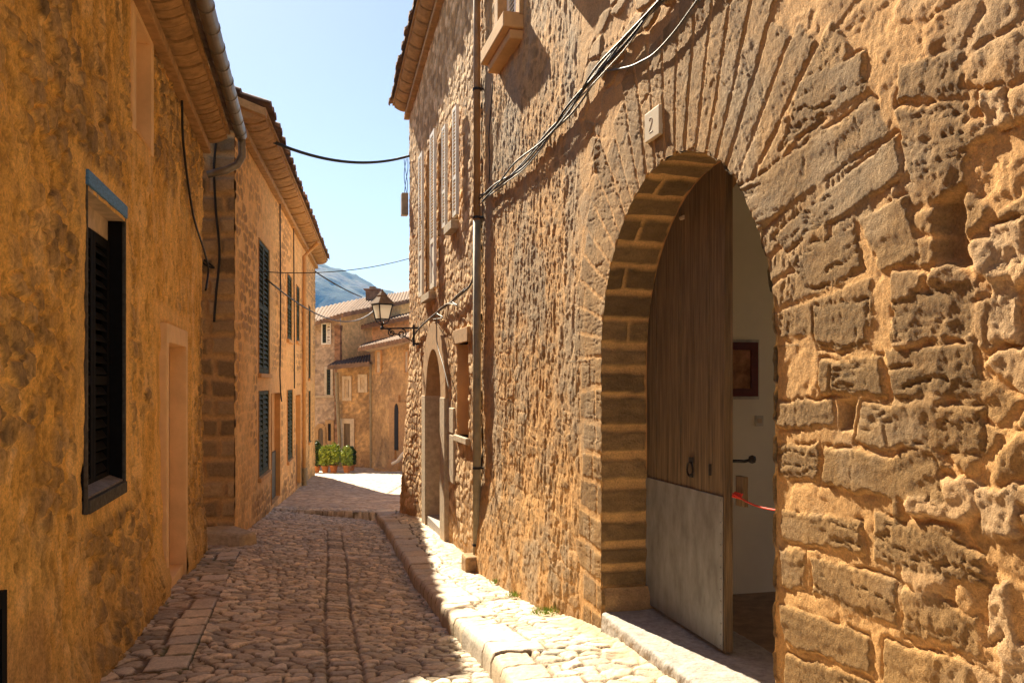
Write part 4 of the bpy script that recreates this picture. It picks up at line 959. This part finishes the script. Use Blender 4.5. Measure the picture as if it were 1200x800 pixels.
# gutter pipe far end
P=[W2.p(*W2.hit(373,284,-.35),-.35),W2.p(*W2.hit(366,291,-.2),-.2),W2.p(*W2.hit(357,300,-.06),-.06),W2.p(W2.s_(356.5,-.06),-2.3,-.06)]
b=MB(); b.tube(P,.045,10); o=b.build('downpipe',M['plo'],None,smooth=True,loc=P[-1]); tag(o,'ochre painted downpipe at the far end of the long house with green shutters','downpipe')
b=MB(); b.tube([W2.p(W2.s_(356.5,-.06),-2.4,-.07),W2.p(W2.s_(356.5,-.06),-1.9,-.07)],.06,10); b.build('boot',M['greypipe'],o)
cable('cable',wp(W2,[(328,220),(328.5,300),(329,380),(328,440),(330,470)],-.03),.012,M['cabled'],'thin dark cable running straight down the long orange house',smoothn=2)
cable('cable',wp(W2,[(344,240),(344.5,330),(345,400),(345,455)],-.03),.012,M['cabled'],'second thin dark cable, further along the long orange house',smoothn=2)
cable('cable',[Vector((cx_,cy_,0))+Vector((ed[0]*q,ed[1]*q,0))-Vector((W2.d[0]*.06,W2.d[1]*.06,0))+Vector((0,0,zz)) for q,zz in ((.18,2.95),(.22,2.5),(.2,2.0),(.16,1.5),(.2,1.0),(.22,.7))],.014,M['cabled'],'black cable hanging down the dark quoined end wall')
cable('cable',[Vector((cx_,cy_,0))+Vector((ed[0]*q,ed[1]*q,0))-Vector((W2.d[0]*.06,W2.d[1]*.06,0))+Vector((0,0,zz)) for q,zz in ((.42,1.55),(.34,1.38),(.22,1.33),(.33,1.42))],.012,M['cabled'],'short tangled black cable ends tied at the end wall')
# stub kerb / low stone ledge at the corner
b=MB(); c0=Vector((-3.45,9.55,-1.86))
rk=empty('stone_ledge',(-3.2,9.7,-1.85),'worn stone ledge at the foot of the dark quoined corner','ledge')
b.box8([(-3.7,9.75,-1.9),(-3.02,9.55,-1.9),(-2.9,9.78,-1.9),(-3.3,10.05,-1.9),(-3.7,9.75,-1.66),(-3.02,9.57,-1.70),(-2.92,9.78,-1.71),(-3.3,10.05,-1.66)])
b.build('slab',M['trimg'],rk,bevel=.04)

# ================================================================== ROAD, PAVEMENTS
def cobble(Sg,Ng,seed,cw=.09,ch=.078,h=.026):
    sh=Sg.shape
    a=Ng+(fbm(Sg*4,Ng*4,seed)-.5)*.10; c=Sg+(fbm(Sg*4,Ng*4,seed+1)-.5)*.10
    f1,f2,cid,cx,cy=worley(a/cw,c/ch,seed+2,.78,True)
    f1b,f2b,cidb,cxb,cyb=worley(a/(cw*1.4),c/(ch*1.15),seed+12,.7,True)
    sel=fbm(Sg*1.1,Ng*1.1,seed+20,2)>.52
    F=np.where(sel,(f2b-f1b)*1.2,f2-f1); cid=np.where(sel,cidb,cid); cx=np.where(sel,cxb,cx); cy=np.where(sel,cyb,cy)
    e=ss(.0,.20,F+(fbm(Sg*26,Ng*26,seed+30,3)-.5)*.16); dome=ss(.0,.7,F)
    H=e*h*(.6+.5*cid)+dome*.004+e*(fbm(Sg*14,Ng*14,seed+31,4)-.5)*.014+e*(cx*(cid-.5)+cy*(.5-_h(np.floor(cid*883),np.floor(cid*29),5)))*.02
    return H,e,cid
def surf_cols(e,cid,S_,N_,light=1.,seed=0,moss=.35):
    sh=e.shape
    t2=_h(np.floor(cid*9973),np.floor(cid*77),seed)
    st=mix(np.broadcast_to(C3(.76,.61,.42),sh+(3,)),np.broadcast_to(C3(.64,.55,.43),sh+(3,)),ss(.3,.7,t2))*(.55+.75*cid)[...,None]*light
    dk=mix(np.broadcast_to(C3(.17,.105,.05),sh+(3,)),np.broadcast_to(C3(.15,.14,.05),sh+(3,)),ss(.45,.65,fbm(S_*2,N_*2,seed+3,3))*moss)
    C=mix(dk,st,ss(.38,.98,e))  # dark joint colour also stands in for weak shading between the stones
    sand=ss(.52,.75,fbm(S_*1.5,N_*1.5,seed+7,4))*.35
    return mix(C,np.broadcast_to(C3(.46,.33,.22),sh+(3,)),sand)
def rows(s0,s1,f=.0021,mn=.010):
    a=[s0]
    while a[-1]<s1: a.append(a[-1]+max(mn,abs(a[-1])*f))
    return np.array(a)
def wr_xy(S_,N_): return WR.d[0]*S_+WR.n[0]*N_, WR.d[1]*S_+WR.n[1]*N_
sv=np.concatenate([np.arange(-3,3.4,.06),rows(3.4,14.6)])
# road
nc=int(1.62/.0105); v=np.linspace(0,1,nc); Sg,V=np.meshgrid(sv,v,indexing='ij')
Ng=-.58+V*(kerb(Sg)+.58)
H,e,cid=cobble(Sg,Ng,501)
# central drain strip of flat stones
cs=ip(Sg,[3,6.6,9.6,14],[.22,.30,.43,.55]); du=Ng-cs
ssx=Sg/.105+(fbm(Sg*2,Sg*0,511,2)-.5)*.6; row=np.floor(ssx); fr=ssx-row; jr=_h(row,row*0,512)
d=np.minimum(np.minimum(fr-.04,.96-fr)*.105,np.minimum(.085+.02*jr-np.abs(du),9)); inz=np.abs(du)<.13
eS=ss(0,.022,d+(fbm(Sg*30,Ng*30,513,2)-.5)*.012); 
wS=.55*ss(.118,.095,np.abs(du)+(fbm(Sg*2.5,Sg*0,515,3)-.5)*.03)*ss(4.0,4.4,Sg)*ss(12.5,11.5,Sg)
H=H*(1-wS)+wS*(eS*.026-.012*(1-eS)); e=e*(1-wS)+wS*eS; cid=np.where(wS>.5,jr,cid)
Cc=surf_cols(e,cid,Sg,Ng,seed=521)
H+=(fbm(Sg*1.2,Ng*1.2,522,3)-.5)*.03+(fbm(Sg*35,Ng*35,523,3)-.5)*.006
Zg=ground_z(Sg,Ng)+H-.02
X,Y=wr_xy(Sg,Ng); tag(grid_mesh('cobbled_road',X,Y,Zg,Cc,M['road'],loc=(0,5,-1.6)),kind='structure')
# right pavement incl. kerb stones and riser
nc=int(.95/.0105); v=np.concatenate([[-.002,-.001,0],np.linspace(.012,1,nc)]); Sg,V=np.meshgrid(sv,v,indexing='ij')
K=kerb(Sg)+(fbm(Sg*3,Sg*0,530,3)-.5)*.03
Ng=K+np.maximum(V,0)*(1.95-K)
H,e,cid=cobble(Sg,Ng,541,.105,.09,.017)
kw=.24+.05*vn(Sg*.9,Sg*0,542); ksx=Sg/.26+(fbm(Sg*.9,Sg*0,543,2)-.5)*2.2; row=np.floor(ksx); fr=ksx-row; jr=_h(row,row*0,544); kwid=kw+.16*(jr-.5)
nd=Ng-K
skw=fr+(nd-.12)*.5*(jr-.5); d=np.minimum(np.minimum(skw-.0,1.-skw)*.26,kwid-nd); ek=ss(.002,.014,d+(fbm(Sg*25,Ng*25,545,2)-.5)*.008)
wk=ss(kwid+.03,kwid+.0,nd)
H=H*(1-wk)+wk*(ek*.022+.008*(jr-.5)+(fbm(Sg*9,Ng*9,547,5,.6)-.5)*.022); e=e*(1-wk)+wk*ek; cid=np.where(wk>.5,.2+.4*jr,cid)
edge=np.exp(-np.maximum(nd,0)/.012)*.010*(wk)
Cc=surf_cols(e,cid,Sg,Ng,1.08,seed=551,moss=.5)
H+=(fbm(Sg*1.2,Ng*1.2,552,3)-.5)*.02+(fbm(Sg*35,Ng*35,553,3)-.5)*.005
# earth/mortar fillet by the wall
fil=ss(1.60,1.80,Ng+(fbm(Sg*3,Ng*3,554,3)-.5)*.25); H=H*(1-fil*.6)+fil*.03*ss(1.7,1.85,Ng); Cc=mix(Cc,np.broadcast_to(C3(.50,.33,.18),Sg.shape+(3,)),fil*.7)
moss=ss(.55,.7,fbm(Sg*2.3,Ng*5,556,3))*ss(1.45,1.75,Ng)*.5; Cc=mix(Cc,np.broadcast_to(C3(.16,.15,.05),Sg.shape+(3,)),moss)
Zg=zr(Sg)+H-.018-edge
gz=zr(Sg)-KH-.06
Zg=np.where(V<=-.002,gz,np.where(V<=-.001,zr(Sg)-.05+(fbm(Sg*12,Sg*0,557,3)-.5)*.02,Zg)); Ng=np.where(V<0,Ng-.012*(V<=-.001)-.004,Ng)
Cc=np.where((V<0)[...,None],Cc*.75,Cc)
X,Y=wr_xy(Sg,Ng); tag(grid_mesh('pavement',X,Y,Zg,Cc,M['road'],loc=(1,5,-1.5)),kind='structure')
# left flush pavement
nc=int(.62/.0115); v=np.linspace(0,1,nc); Sg,V=np.meshgrid(sv[sv<9.9],v,indexing='ij')
Ng=-1.2+V*(.62)
H,e,cid=cobble(Sg,Ng,561,.15,.12,.016)
nd=-.58-Ng; ksx=Sg/.27+(fbm(Sg*.9,Sg*0,563,2)-.5)*2.2; row=np.floor(ksx); fr=ksx-row; jr=_h(row,row*0,564); kwid=.12+.14*jr
d=np.minimum(np.minimum(fr-.02,.98-fr)*.34,np.minimum(kwid-nd,nd-.004)); ek=ss(0,.02,d+(fbm(Sg*25,Ng*25,565,2)-.5)*.01)
wk=ss(kwid+.03,kwid,nd)*(jr>.42); H=H*(1-wk)+wk*(ek*.020+(fbm(Sg*9,Ng*9,566,4)-.5)*.012); e=e*(1-wk)+wk*ek; cid=np.where(wk>.5,.4+.5*jr,cid)
Cc=surf_cols(e,cid,Sg,Ng,.9,seed=571,moss=1.)
cov=ss(.48,.6,fbm(Sg*1.6,Ng*1.6,572,3))*(1-wk); Cc=mix(Cc,np.broadcast_to(C3(.17,.14,.06),Sg.shape+(3,)),cov*.5*(1-ss(.5,.9,e)*.5))
H+=(fbm(Sg*1.2,Ng*1.2,573,3)-.5)*.02+(fbm(Sg*35,Ng*35,574,3)-.5)*.005
X,Y=wr_xy(Sg,Ng); tag(grid_mesh('left_pavement',X,Y,zl(Sg)+H-.014,Cc,M['road'],loc=(-1,5,-1.6)),kind='structure')
# road beyond the corner, piazza and side strip beside house 2
sv2=np.concatenate([np.arange(9.4,14.6,.05)]); Sg,Ng=np.meshgrid(sv2,np.arange(-1.6,-.57,.03),indexing='ij')
def far_patch(name,Sg,Ng,seed,dz=0,cw=.15,light=1.0):
    H,e,cid=cobble(Sg,Ng,seed,cw,.13,.016); Cc=surf_cols(e,cid,Sg,Ng,light,seed=seed+5)
    Cc=mix(Cc,np.broadcast_to(C3(.42,.33,.26),Sg.shape+(3,)),np.full(Sg.shape,.35))
    X,Y=wr_xy(Sg,Ng); Z_=ground_z(Sg,Ng)+H-.022+dz
    return tag(grid_mesh(name,X,Y,Z_,Cc,M['road'],loc=(0,12,-2)),kind='structure')
far_patch('side_paving',Sg,Ng,601,-.004)
sv2=rows(14.55,38,.0030,.02); Sg,Ng=np.meshgrid(sv2,np.arange(-3.5,9,.05),indexing='ij'); far_patch('piazza',Sg,Ng,611,0,light=.8)
# wide ground sheet
b=MB(); Np=[-6,0,6,12,20,30,60,200,900]; 
V=[];xs=[-900,-200,-60,-20,-6,0,6,20,60,200,900]; ys=[-60,-6,0,5,10,15,22,28,40,60,100,200,400,1100]
for y in ys:
    for x in xs: V.append((x,y,min(zl(np.array(float(y))),zr(np.array(float(y))))-.22))
Fc=[(j*len(xs)+i,j*len(xs)+i+1,(j+1)*len(xs)+i+1,(j+1)*len(xs)+i) for j in range(len(ys)-1) for i in range(len(xs)-1)]
tag(MB().add(V,Fc).build('ground',mat('earth',(.30,.24,.15),.95,n1=1,amt=.3),None),kind='structure')

# ================================================================== FAR HOUSES
GZ=-2.82
def far_wall(name,parent,p0,p1,ztop0,ztop1,kind,seed,zb=-3.2,st=.07,holes=()):
    """p0,p1 = (x,y) left and right foot; returns wall frame; colour by kind"""
    p0=np.array(p0,float);p1=np.array(p1,float); L=np.hypot(*(p1-p0)); d=(p1-p0)/L; nrm=np.array([d[1],-d[0]])  # towards camera (-y) if d=+x
    s=np.append(np.arange(0,L,st),L); nz=int((max(ztop0,ztop1)-zb)/st)+1; t=np.linspace(0,1,nz)
    S,T=np.meshgrid(s,t); top=ztop0+(ztop1-ztop0)*S/L; Z=zb+(top-zb)*T
    if kind=='stone':
        f1,f2,cid,_,_=worley((S+(fbm(S*3,Z*3,seed)-.5)*.1)/.38,(Z+(fbm(S*3,Z*3,seed+8)-.5)*.08)/.17,seed,.6,True); e=ss(.08,.3,f2-f1)
        C=mix(np.broadcast_to(C3(.58,.42,.28),S.shape+(3,)),C3(.42,.30,.20)*(.7+.6*cid)[...,None],e); H=e*.02
    elif kind=='brown':
        a=fbm(S*1.5,Z*1.5,seed,5,.6); C=mix(np.broadcast_to(C3(.66,.42,.19),S.shape+(3,)),np.broadcast_to(C3(.42,.26,.12),S.shape+(3,)),ss(.35,.65,a)); 
        f1,f2,cid,_,_=worley(S/.3,Z/.17,seed+3,.8); e=ss(.1,.3,f2-f1)*(fbm(S,Z,seed+4)>.5); C=mix(C,C3(.22,.15,.09)*(.7+.6*cid)[...,None],e*.5); H=e*.02
    else:
        col=C3(*kind); a=fbm(S*.8,Z*.5,seed,5,.6); C=col*(.85+.3*a)[...,None]*np.ones(3); H=S*0
    H=H+(fbm(S*3,Z*3,seed+5,4)-.5)*.03
    X=p0[0]+d[0]*S+nrm[0]*H; Y=p0[1]+d[1]*S+nrm[1]*H
    keep=np.ones((S.shape[0]-1,S.shape[1]-1),bool)
    grid_mesh(name,X,Y,Z,C,M['far'],parent,keep)
    W=Wall(600,1,1); W.d=d; W.n=-nrm; W.O=p0; W.dist=float(p0@W.n)
    W.O=W.n*W.dist; W.s0=float((p0-W.O)@d)
    return W
def fw(W,x0,x1,y0,y1):
    a,za=W.hit(x0,y1); c,zb=W.hit(x1,y0); return a,c,za,zb
def trimmed(W,parent,box,fr,mfr,minner,name='window',shut=None,dark_right=None):
    a,c,za,zb=fw(W,*box); b=MB()
    b.wbox(W,a-fr,a,za-fr,zb+fr,-.06,.05); b.wbox(W,c,c+fr,za-fr,zb+fr,-.06,.05); b.wbox(W,a,c,zb,zb+fr,-.06,.05); b.wbox(W,a,c,za-fr,za,-.07,.05)
    w=b.build(name,mfr,parent); b=MB()
    if shut: dshutter(b,W,a,c,za,zb,-.045,th=.03,slat=.09,rails=(.5,)); b.build('shutter',shut,w)
    b=MB(); b.wbox(W,a,c,za,zb,-.035,-.005) ; b.build('pane',minner,w)
    return w
# corner + walls : stone/yellow house C
hc=empty('stone_house',(-6.5,30,GZ),'far stone house with yellow side wall and wide tiled roof at the street end','house')
cC=onY(399,400,29.5); pL=onY(340,400,30.5)
WC=far_wall('wall',hc,(pL.x,pL.y),(cC.x,cC.y),2.15,onY(399,371,29.5).z,'stone',701)
fR=onY(500,400,33.0)
WF=far_wall('side_wall',hc,(cC.x+.01,cC.y),(fR.x,fR.y),onY(399,370.5,29.5).z,onY(500,351,33).z,(.80,.56,.27),711)
# roof C: eave polyline (340,412)->(399,388)->(490,360) ; ridge (340,385)->(420,352)->(490,342)
def roof_quad(parent,pts,m=None,name='roof',th=.12,nx=40,ny=8,wave=.05):
    """pts: eave left, eave right, ridge right, ridge left"""
    a,b_,c,d=[Vector(p) for p in pts]; V=[];Fc=[]; n=nx*4
    for j in range(ny+1):
        for i in range(n+1):
            u=i/n; v=j/ny; p=a.lerp(b_,u).lerp(d.lerp(c,u),v); p.z+=abs(math.sin(math.pi*u*nx))*wave-((j%1)*.02)
            V.append(p)
    for j in range(ny):
        for i in range(n): k=j*(n+1)+i; Fc.append((k,k+1,k+n+2,k+n+1))
    m1=len(V)
    V+= [a-Vector((0,0,th)),b_-Vector((0,0,th)),c-Vector((0,0,th)),d-Vector((0,0,th))]
    Fc+=[(m1+3,m1+2,m1+1,m1)]
    k0=len(V); 
    for i in range(n+1): p=a.lerp(b_,i/n); V.append(p-Vector((0,0,th)))
    for i in range(n): Fc.append((k0+i,k0+i+1,i+1,i))
    return MB().add(V,Fc).build(name,m or M['clay'],parent)
e0=onY(338,387,29.9);e1=onY(402,367.5,28.9); e2=onY(500,347,32.4); r0=onY(338,369,33.5); r1=onY(420,351,35.5); r2=onY(500,338,37)
roof_quad(hc,(e0,e1,r1,r0),nx=16); roof_quad(hc,(e1,e2,r2,r1),nx=24)
b=MB(); ch=onY(437,346,34); b.obox(ch,(.26,0,0),(0,.2,0),(0,0,.2)); b.obox(ch+Vector((0,0,.22)),(.34,0,0),(0,.26,0),(0,0,.03)); b.obox(ch+Vector((0,0,.29)),(.12,0,0),(0,.15,0),(0,0,.05)); b.build('chimney',M['clay'],hc,bevel=.02)
b=MB(); b.wbox(WC,WC.s_(393),WC.s_(399)+.02,-3,onY(395,381,29.5).z,-.05,.1); b.build('quoins',mat('red_brick_quoin',(.36,.19,.10),.9,n1=3,amt=.5,bump=.01,bscale=8,stretch=(1,1,3)),hc)
trimmed(WC,hc,(379,383.5,380,402),.05,M['white'],M['dark'],shut=M['green']); b=MB(); a,c,za,zb=fw(WC,384.5,389.5,378.5,403.5); dshutter(b,WC,a,c,za,zb,-.1,slat=.09); b.build('open_shutter',M['white'],hc)
trimmed(WC,hc,(384,388.5,432.5,462.5),.10,M['palef'],M['dark'],shut=M['green'])
trimmed(WC,hc,(385.5,389,496,516),.12,M['trimo'],M['dark'])
b=MB(); c0=(WC.s_(374)+WC.s_(380))/2; rr_=(WC.s_(380)-WC.s_(374))/2; spz=WC.hit(377,505)[1]; arch_ring(b,WC,c0,rr_,rr_+.16,spz,-.06,.05,10); b.wbox(WC,c0-rr_-.16,c0-rr_,-3,spz,-.06,.05); b.wbox(WC,c0+rr_,c0+rr_+.16,-3,spz,-.06,.05); w=b.build('doorway',M['trimo'],hc)
b=MB(); b.prism([WC.p(c0-rr_,-3,-.03),WC.p(c0+rr_,-3,-.03)]+[WC.p(c0+math.cos(math.pi*i/8)*rr_,spz+math.sin(math.pi*i/8)*rr_,-.03) for i in range(9)],Vector((*WC.n,0))*.02); b.build('door',M['wood'],w)
b=MB(); b.wbox(WC,WC.s0,WC.s_(393),WC.hit(380,464.5)[1]-.04,WC.hit(380,463)[1],-.08,.0); b.build('string_course',M['trimg'],hc)
# house D brown with white windows
hd=empty('brown_house',(-5.8,28,GZ),'small brown house with white framed windows and dark lean-to roof','house')
pD0=onY(395,450,28.6); pD1=onY(434.5,450,28.0)
WD=far_wall('wall',hd,(pD0.x,pD0.y),(pD1.x,pD1.y),onY(395,433,28.6).z,onY(434,424,28).z,'brown',721)
roof_quad(hd,(onY(383.5,428.5,28.0),onY(433,424.5,27.4),onY(434,416,30.0),onY(397,421,30.6)),nx=14,wave=.04,m=mat('dark_roof_tile',(.20,.13,.09),.9,n1=4,amt=.3))
trimmed(WD,hd,(405,410,444,466),.10,M['palef'],M['pale'])
b=MB(); a,c,za,zb=fw(WD,409,410.8,445,465); b.wbox(WD,a,c,za,zb,-.045,-.036); b.build('shutter',M['wood'],hd)
trimmed(WD,hd,(423.5,428.5,442,456),.10,M['palef'],M['pale'])
w=trimmed(WD,hd,(404,411.5,496,541),.16,M['palef'],M['wood'],name='doorway'); 
b=MB(); P=[onY(394.5,436,28.3),onY(395,460,28.3),onY(398,515,28.3),onY(398,548,28.3)]; b.tube(P,.06,8); b.build('downpipe',M['greypipe'],hd)
b=MB(); P=[onY(434.6,426,27.85),onY(435.2,549,27.85)]; b.tube(P,.05,8); b.build('downpipe',M['greypipe'],hd)
b=MB(); pe=onY(330,450,29); b.add([(pD1.x,pD1.y,-3.2),(pD1.x+.3,pD1.y+3,-3.2),(pD1.x+.3,pD1.y+3,1),(pD1.x,pD1.y,.65)],[(0,1,2,3)]); b.build('side_wall',M['plo'],hd)
# house E ochre with pointed door
he=empty('ochre_house',(-4,26,GZ),'ochre brown house with a tall narrow arched door left of the lamp corner','house')
pE0=onY(434.6,450,27.9); pE1=onY(500,450,25.0)
WE=far_wall('wall',he,(pE0.x,pE0.y),(pE1.x,pE1.y),onY(434,412,27.9).z,onY(500,392,25.).z,'brown',731)
roof_quad(he,(onY(419.5,407.5,27.3),onY(500,391,24.4),onY(503,384,28.4),onY(428,402,31)),nx=26,wave=.03)
b=MB(); b.add([onY(421,409,27.4),onY(500,392.5,24.5),onY(500,397,25),onY(434,413,27.9)],[(0,1,2,3)]); b.build('soffit',M['pale'],he)
trimmed(WE,he,(442.5,447,412,436),.05,M['plo'],M['pale']); trimmed(WE,he,(476,479.5,412,436),.05,M['plo'],M['pale'])
b=MB(); a,c=WE.s_(464),WE.s_(468.6); c0=(a+c)/2; rr_=(c-a)/2; spz=WE.hit(466,482)[1]
b.wbox(WE,c0-rr_-.35,c0-rr_,-3,spz+.3,-.05,.03); b.wbox(WE,c0+rr_,c0+rr_+.45,-3,spz+.3,-.05,.03); b.wbox(WE,c0-rr_,c0+rr_,spz+.12,spz+.5,-.05,.03)
w=b.build('door_surround',M['trimo'],he)
zb=WE.hit(466,527)[1]
b=MB(); b.prism([WE.p(c0-rr_,zb,-.06),WE.p(c0+rr_,zb,-.06)]+[WE.p(c0+math.cos(math.pi*i/8)*rr_,spz+math.sin(math.pi*i/8)*rr_*2,-.06) for i in range(9)],Vector((*WE.n,0))*.03); b.build('door',M['dark'],w)
b=MB(); b.wbox(WE,c0+rr_+.05,c0+rr_+.8,-3.1,zb-.25,-.5,0); b.wbox(WE,c0+rr_-.2,c0+rr_+.8,-3.1,zb-.5,-.8,-.5); b.build('entrance_steps',M['trimo'],he,bevel=.02)
b=MB(); P=[WE.p(*WE.hit(x,y,-.7),-.7) for x,y in ((460,543),(466,540),(471,533),(475,529),(479,530))]; b.tube(P,.05,8); b.build('handrail',M['white'],he)
b=MB(); b.add([WE.p(WE.s0,-3,0),WE.p(WE.s0,-3,3),WE.p(WE.s0,1.3,3),WE.p(WE.s0,1.0,0)],[(0,1,2,3)]); b.build('side_wall',M['plo'],he)
# house G orange
hg=empty('orange_house',(-5,31,GZ),'smooth orange house with a lilac shaded side rising behind the brown houses','house')
g0=onY(428.5,400,30.8); g1=onY(500,400,29.8); gl_=onY(415.5,400,32.2)
far_wall('wall',hg,(g0.x,g0.y),(g1.x,g1.y),onY(428,382,30.8).z,onY(500,368,29.8).z,(.85,.52,.27),741)
far_wall('side_wall',hg,(gl_.x,gl_.y),(g0.x,g0.y),onY(415,385,32.2).z,onY(428,382,30.8).z,(.70,.52,.40),742)  # lilac shade of this side is painted into its wall colour
roof_quad(hg,(onY(413,384,30.4),onY(500,366,29.2),onY(500,362,31.5),onY(416,381,32.4)),nx=26,wave=.04)
# ================================================================== POTS
def plant(px,py,Y,wpx,hpx,potw,dark,label,seed,pot=True):
    rng=random.Random(seed); base=onY(px,py,Y); base.z=float(ground_z(np.array(WR.d@np.array([base.x,base.y])),np.array(WR.n@np.array([base.x,base.y]))))-.0
    e_=empty('potted_plant',base,label,'potted plant','potted plants at the far houses')
    k=Y/1000; ph=.0
    if pot:
        r=potw*k/2; ph=r*1.7
        b=MB(); b.lathe(base,[(0,.002),(r*.68,.0),(r*.95,ph*.85),(r*1.08,ph*.86),(r*1.08,ph),(r*.95,ph),(r*.9,ph*.9),(0,ph*.88)],16); b.build('pot',M['pot'],e_,smooth=False)
    b=MB(); R=wpx*k/2; hh=hpx*k
    for i in range(7):
        a=rng.uniform(0,6.3); b.tube([base+Vector((0,0,ph*.85)),base+Vector((math.cos(a)*R*.5,math.sin(a)*R*.5,ph+hh*.6))],.008,5)
    b.build('stem',M['stem'],e_)
    b=MB()
    for i in range(420):
        a=rng.uniform(0,6.3); rr=R*math.sqrt(rng.random()); z=ph+hh*(rng.random()**.8)*(1-.35*(rr/R)**2)
        c=base+Vector((math.cos(a)*rr,math.sin(a)*rr,z)); l=rng.uniform(.04,.085)
        u=Vector([rng.uniform(-1,1) for _ in range(3)]).normalized(); v=u.cross(Vector([rng.uniform(-1,1) for _ in range(3)])).normalized()
        b.add([c-u*l,c+v*l*.45,c+u*l,c-v*l*.45],[(0,1,2,3)])
    b.build('foliage',M['leafd'] if dark else M['leaf'],e_)
plant(371,549,25.2,12,30,9,True,'dark leafy potted plant standing closest to the long left house',1)
plant(381,551,25.0,14,26,9,False,'bright green potted plant, second from the long left house',2)
plant(391,552,25.0,17,27,10,False,'widest bright green potted plant in the middle of the row of pots',3)
plant(406.5,550,24.8,13,24,10,False,'pale green potted plant at the right end of the row, before the white doorway',4)
plant(412,548,26.2,9,22,8,True,'small dark potted shrub tucked behind the right end pot',5)
# weeds at the foot of the right wall
def weed(s_,n_,label,seed,R=.09,n=120):
    rng=random.Random(seed); base=Vector((*[float(t) for t in wr_xy(s_,n_)],float(zr(np.array(s_)))+.0)); b=MB()
    for i in range(n):
        a=rng.uniform(0,6.3); rr=R*rng.random(); c=base+Vector((math.cos(a)*rr,math.sin(a)*rr*.7,rng.uniform(0,.03))); t=Vector((rng.uniform(-1,1),rng.uniform(-1,1),rng.uniform(.5,2))).normalized()*rng.uniform(.015,.045); w_=Vector((rng.uniform(-1,1),rng.uniform(-1,1),0)).normalized()*.004
        b.add([c-w_,c+w_,c+t],[(0,1,2)])
    o=b.build('weed',M['leaf'],None,loc=base); tag(o,label,'weed','weeds at the foot of the right wall')
weed(5.75,1.70,'larger tuft of weeds at the foot of the right wall between pipe and doorway',1,.11,220)
weed(6.6,1.68,'small tuft of weeds at the foot of the right wall nearer the downpipe',2,.07)
weed(7.35,1.7,'tiny tuft of weeds beside the stone base of the downpipe',3,.06,80)
# ================================================================== MOUNTAIN, HAZE, SKY
xs=np.linspace(-700,420,260); ys=np.linspace(620,1250,130); Xm,Ym=np.meshgrid(xs,ys)
ridge=ip(Xm/900.,[-.8,-.40,-.27,-.235,-.20,-.165,-.14,-.11,.2,.5],[.085,.11,.130,.135,.124,.108,.099,.090,.07,.05])*900
prof=ss(640,920,Ym)*(1-.4*ss(980,1250,Ym))
Hm=-12+ridge*prof*1.02+12*prof+(fbm(Xm/60,Ym/60,801,5)-.5)*26*prof+(fbm(Xm/9,Ym/9,802,3)-.5)*5*prof
Cm=mix(np.broadcast_to(C3(.04,.065,.03),Xm.shape+(3,)),np.broadcast_to(C3(.17,.15,.10),Xm.shape+(3,)),ss(.5,.7,fbm(Xm/25,Ym/25,803,5,.6)))
tag(grid_mesh('mountain',Xm,Ym,Hm,Cm,attr_mat('mountain_cover',fine=.15,amt=.5,b1=1.2,b2=.5,b2scale=.5),loc=(-200,900,0)),kind='structure')
hz=bpy.data.materials.new('haze'); hz.use_nodes=True; nt=hz.node_tree; nt.nodes.clear(); out=nt.nodes.new('ShaderNodeOutputMaterial'); pv=nt.nodes.new('ShaderNodeVolumePrincipled')
pv.inputs['Color'].default_value=(.14,.38,.85,1); pv.inputs['Density'].default_value=.00028; pv.inputs['Anisotropy'].default_value=.2
nt.links.new(pv.outputs[0],out.inputs['Volume'])
b=MB(); b.box(-960,960,-80,1300,-17,165); h=b.build('haze',hz,None); tag(h,kind='stuff')
# light
sun_dir=Vector((-2.167,4.507,4.1)).normalized()
sl=bpy.data.lights.new('sun','SUN'); sl.energy=5.0; sl.angle=math.radians(.5); sl.color=(1,.87,.66)
so=bpy.data.objects.new('sun',sl); COL.objects.link(so); so.rotation_euler=sun_dir.to_track_quat('Z','Y').to_euler(); so.location=(-20,20,40)
wd=bpy.data.worlds.new('World'); SC.world=wd; wd.use_nodes=True; nt=wd.node_tree; bg=nt.nodes['Background']; sky=nt.nodes.new('ShaderNodeTexSky'); sky.sky_type='NISHITA'; sky.sun_disc=False
sky.sun_elevation=math.asin(sun_dir.z); sky.sun_rotation=math.atan2(sun_dir.x,sun_dir.y); sky.air_density=.9; sky.dust_density=.3; sky.ozone_density=1.6
hs=nt.nodes.new('ShaderNodeHueSaturation'); hs.inputs['Saturation'].default_value=.82; hs.inputs['Value'].default_value=.88; nt.links.new(sky.outputs[0],hs.inputs['Color']); nt.links.new(hs.outputs[0],bg.inputs[0]); bg.inputs[1].default_value=.05
cam=bpy.data.cameras.new('camera'); co=bpy.data.objects.new('camera',cam); COL.objects.link(co); co.rotation_euler=(math.pi/2,0,0); cam.sensor_width=36; cam.lens=30.0; cam.shift_y=(HOR-400)/1200; cam.clip_end=3000; cam.clip_start=.05
SC.camera=co
SC.view_settings.view_transform='Standard'; SC.view_settings.look='None'; SC.view_settings.gamma=1; SC.view_settings.exposure=1.76
SC.cycles.use_denoising=True; SC.cycles.max_bounces=8; SC.cycles.diffuse_bounces=6; SC.cycles.volume_bounces=1; SC.cycles.use_adaptive_sampling=True
SC.cycles.sample_clamp_indirect=8
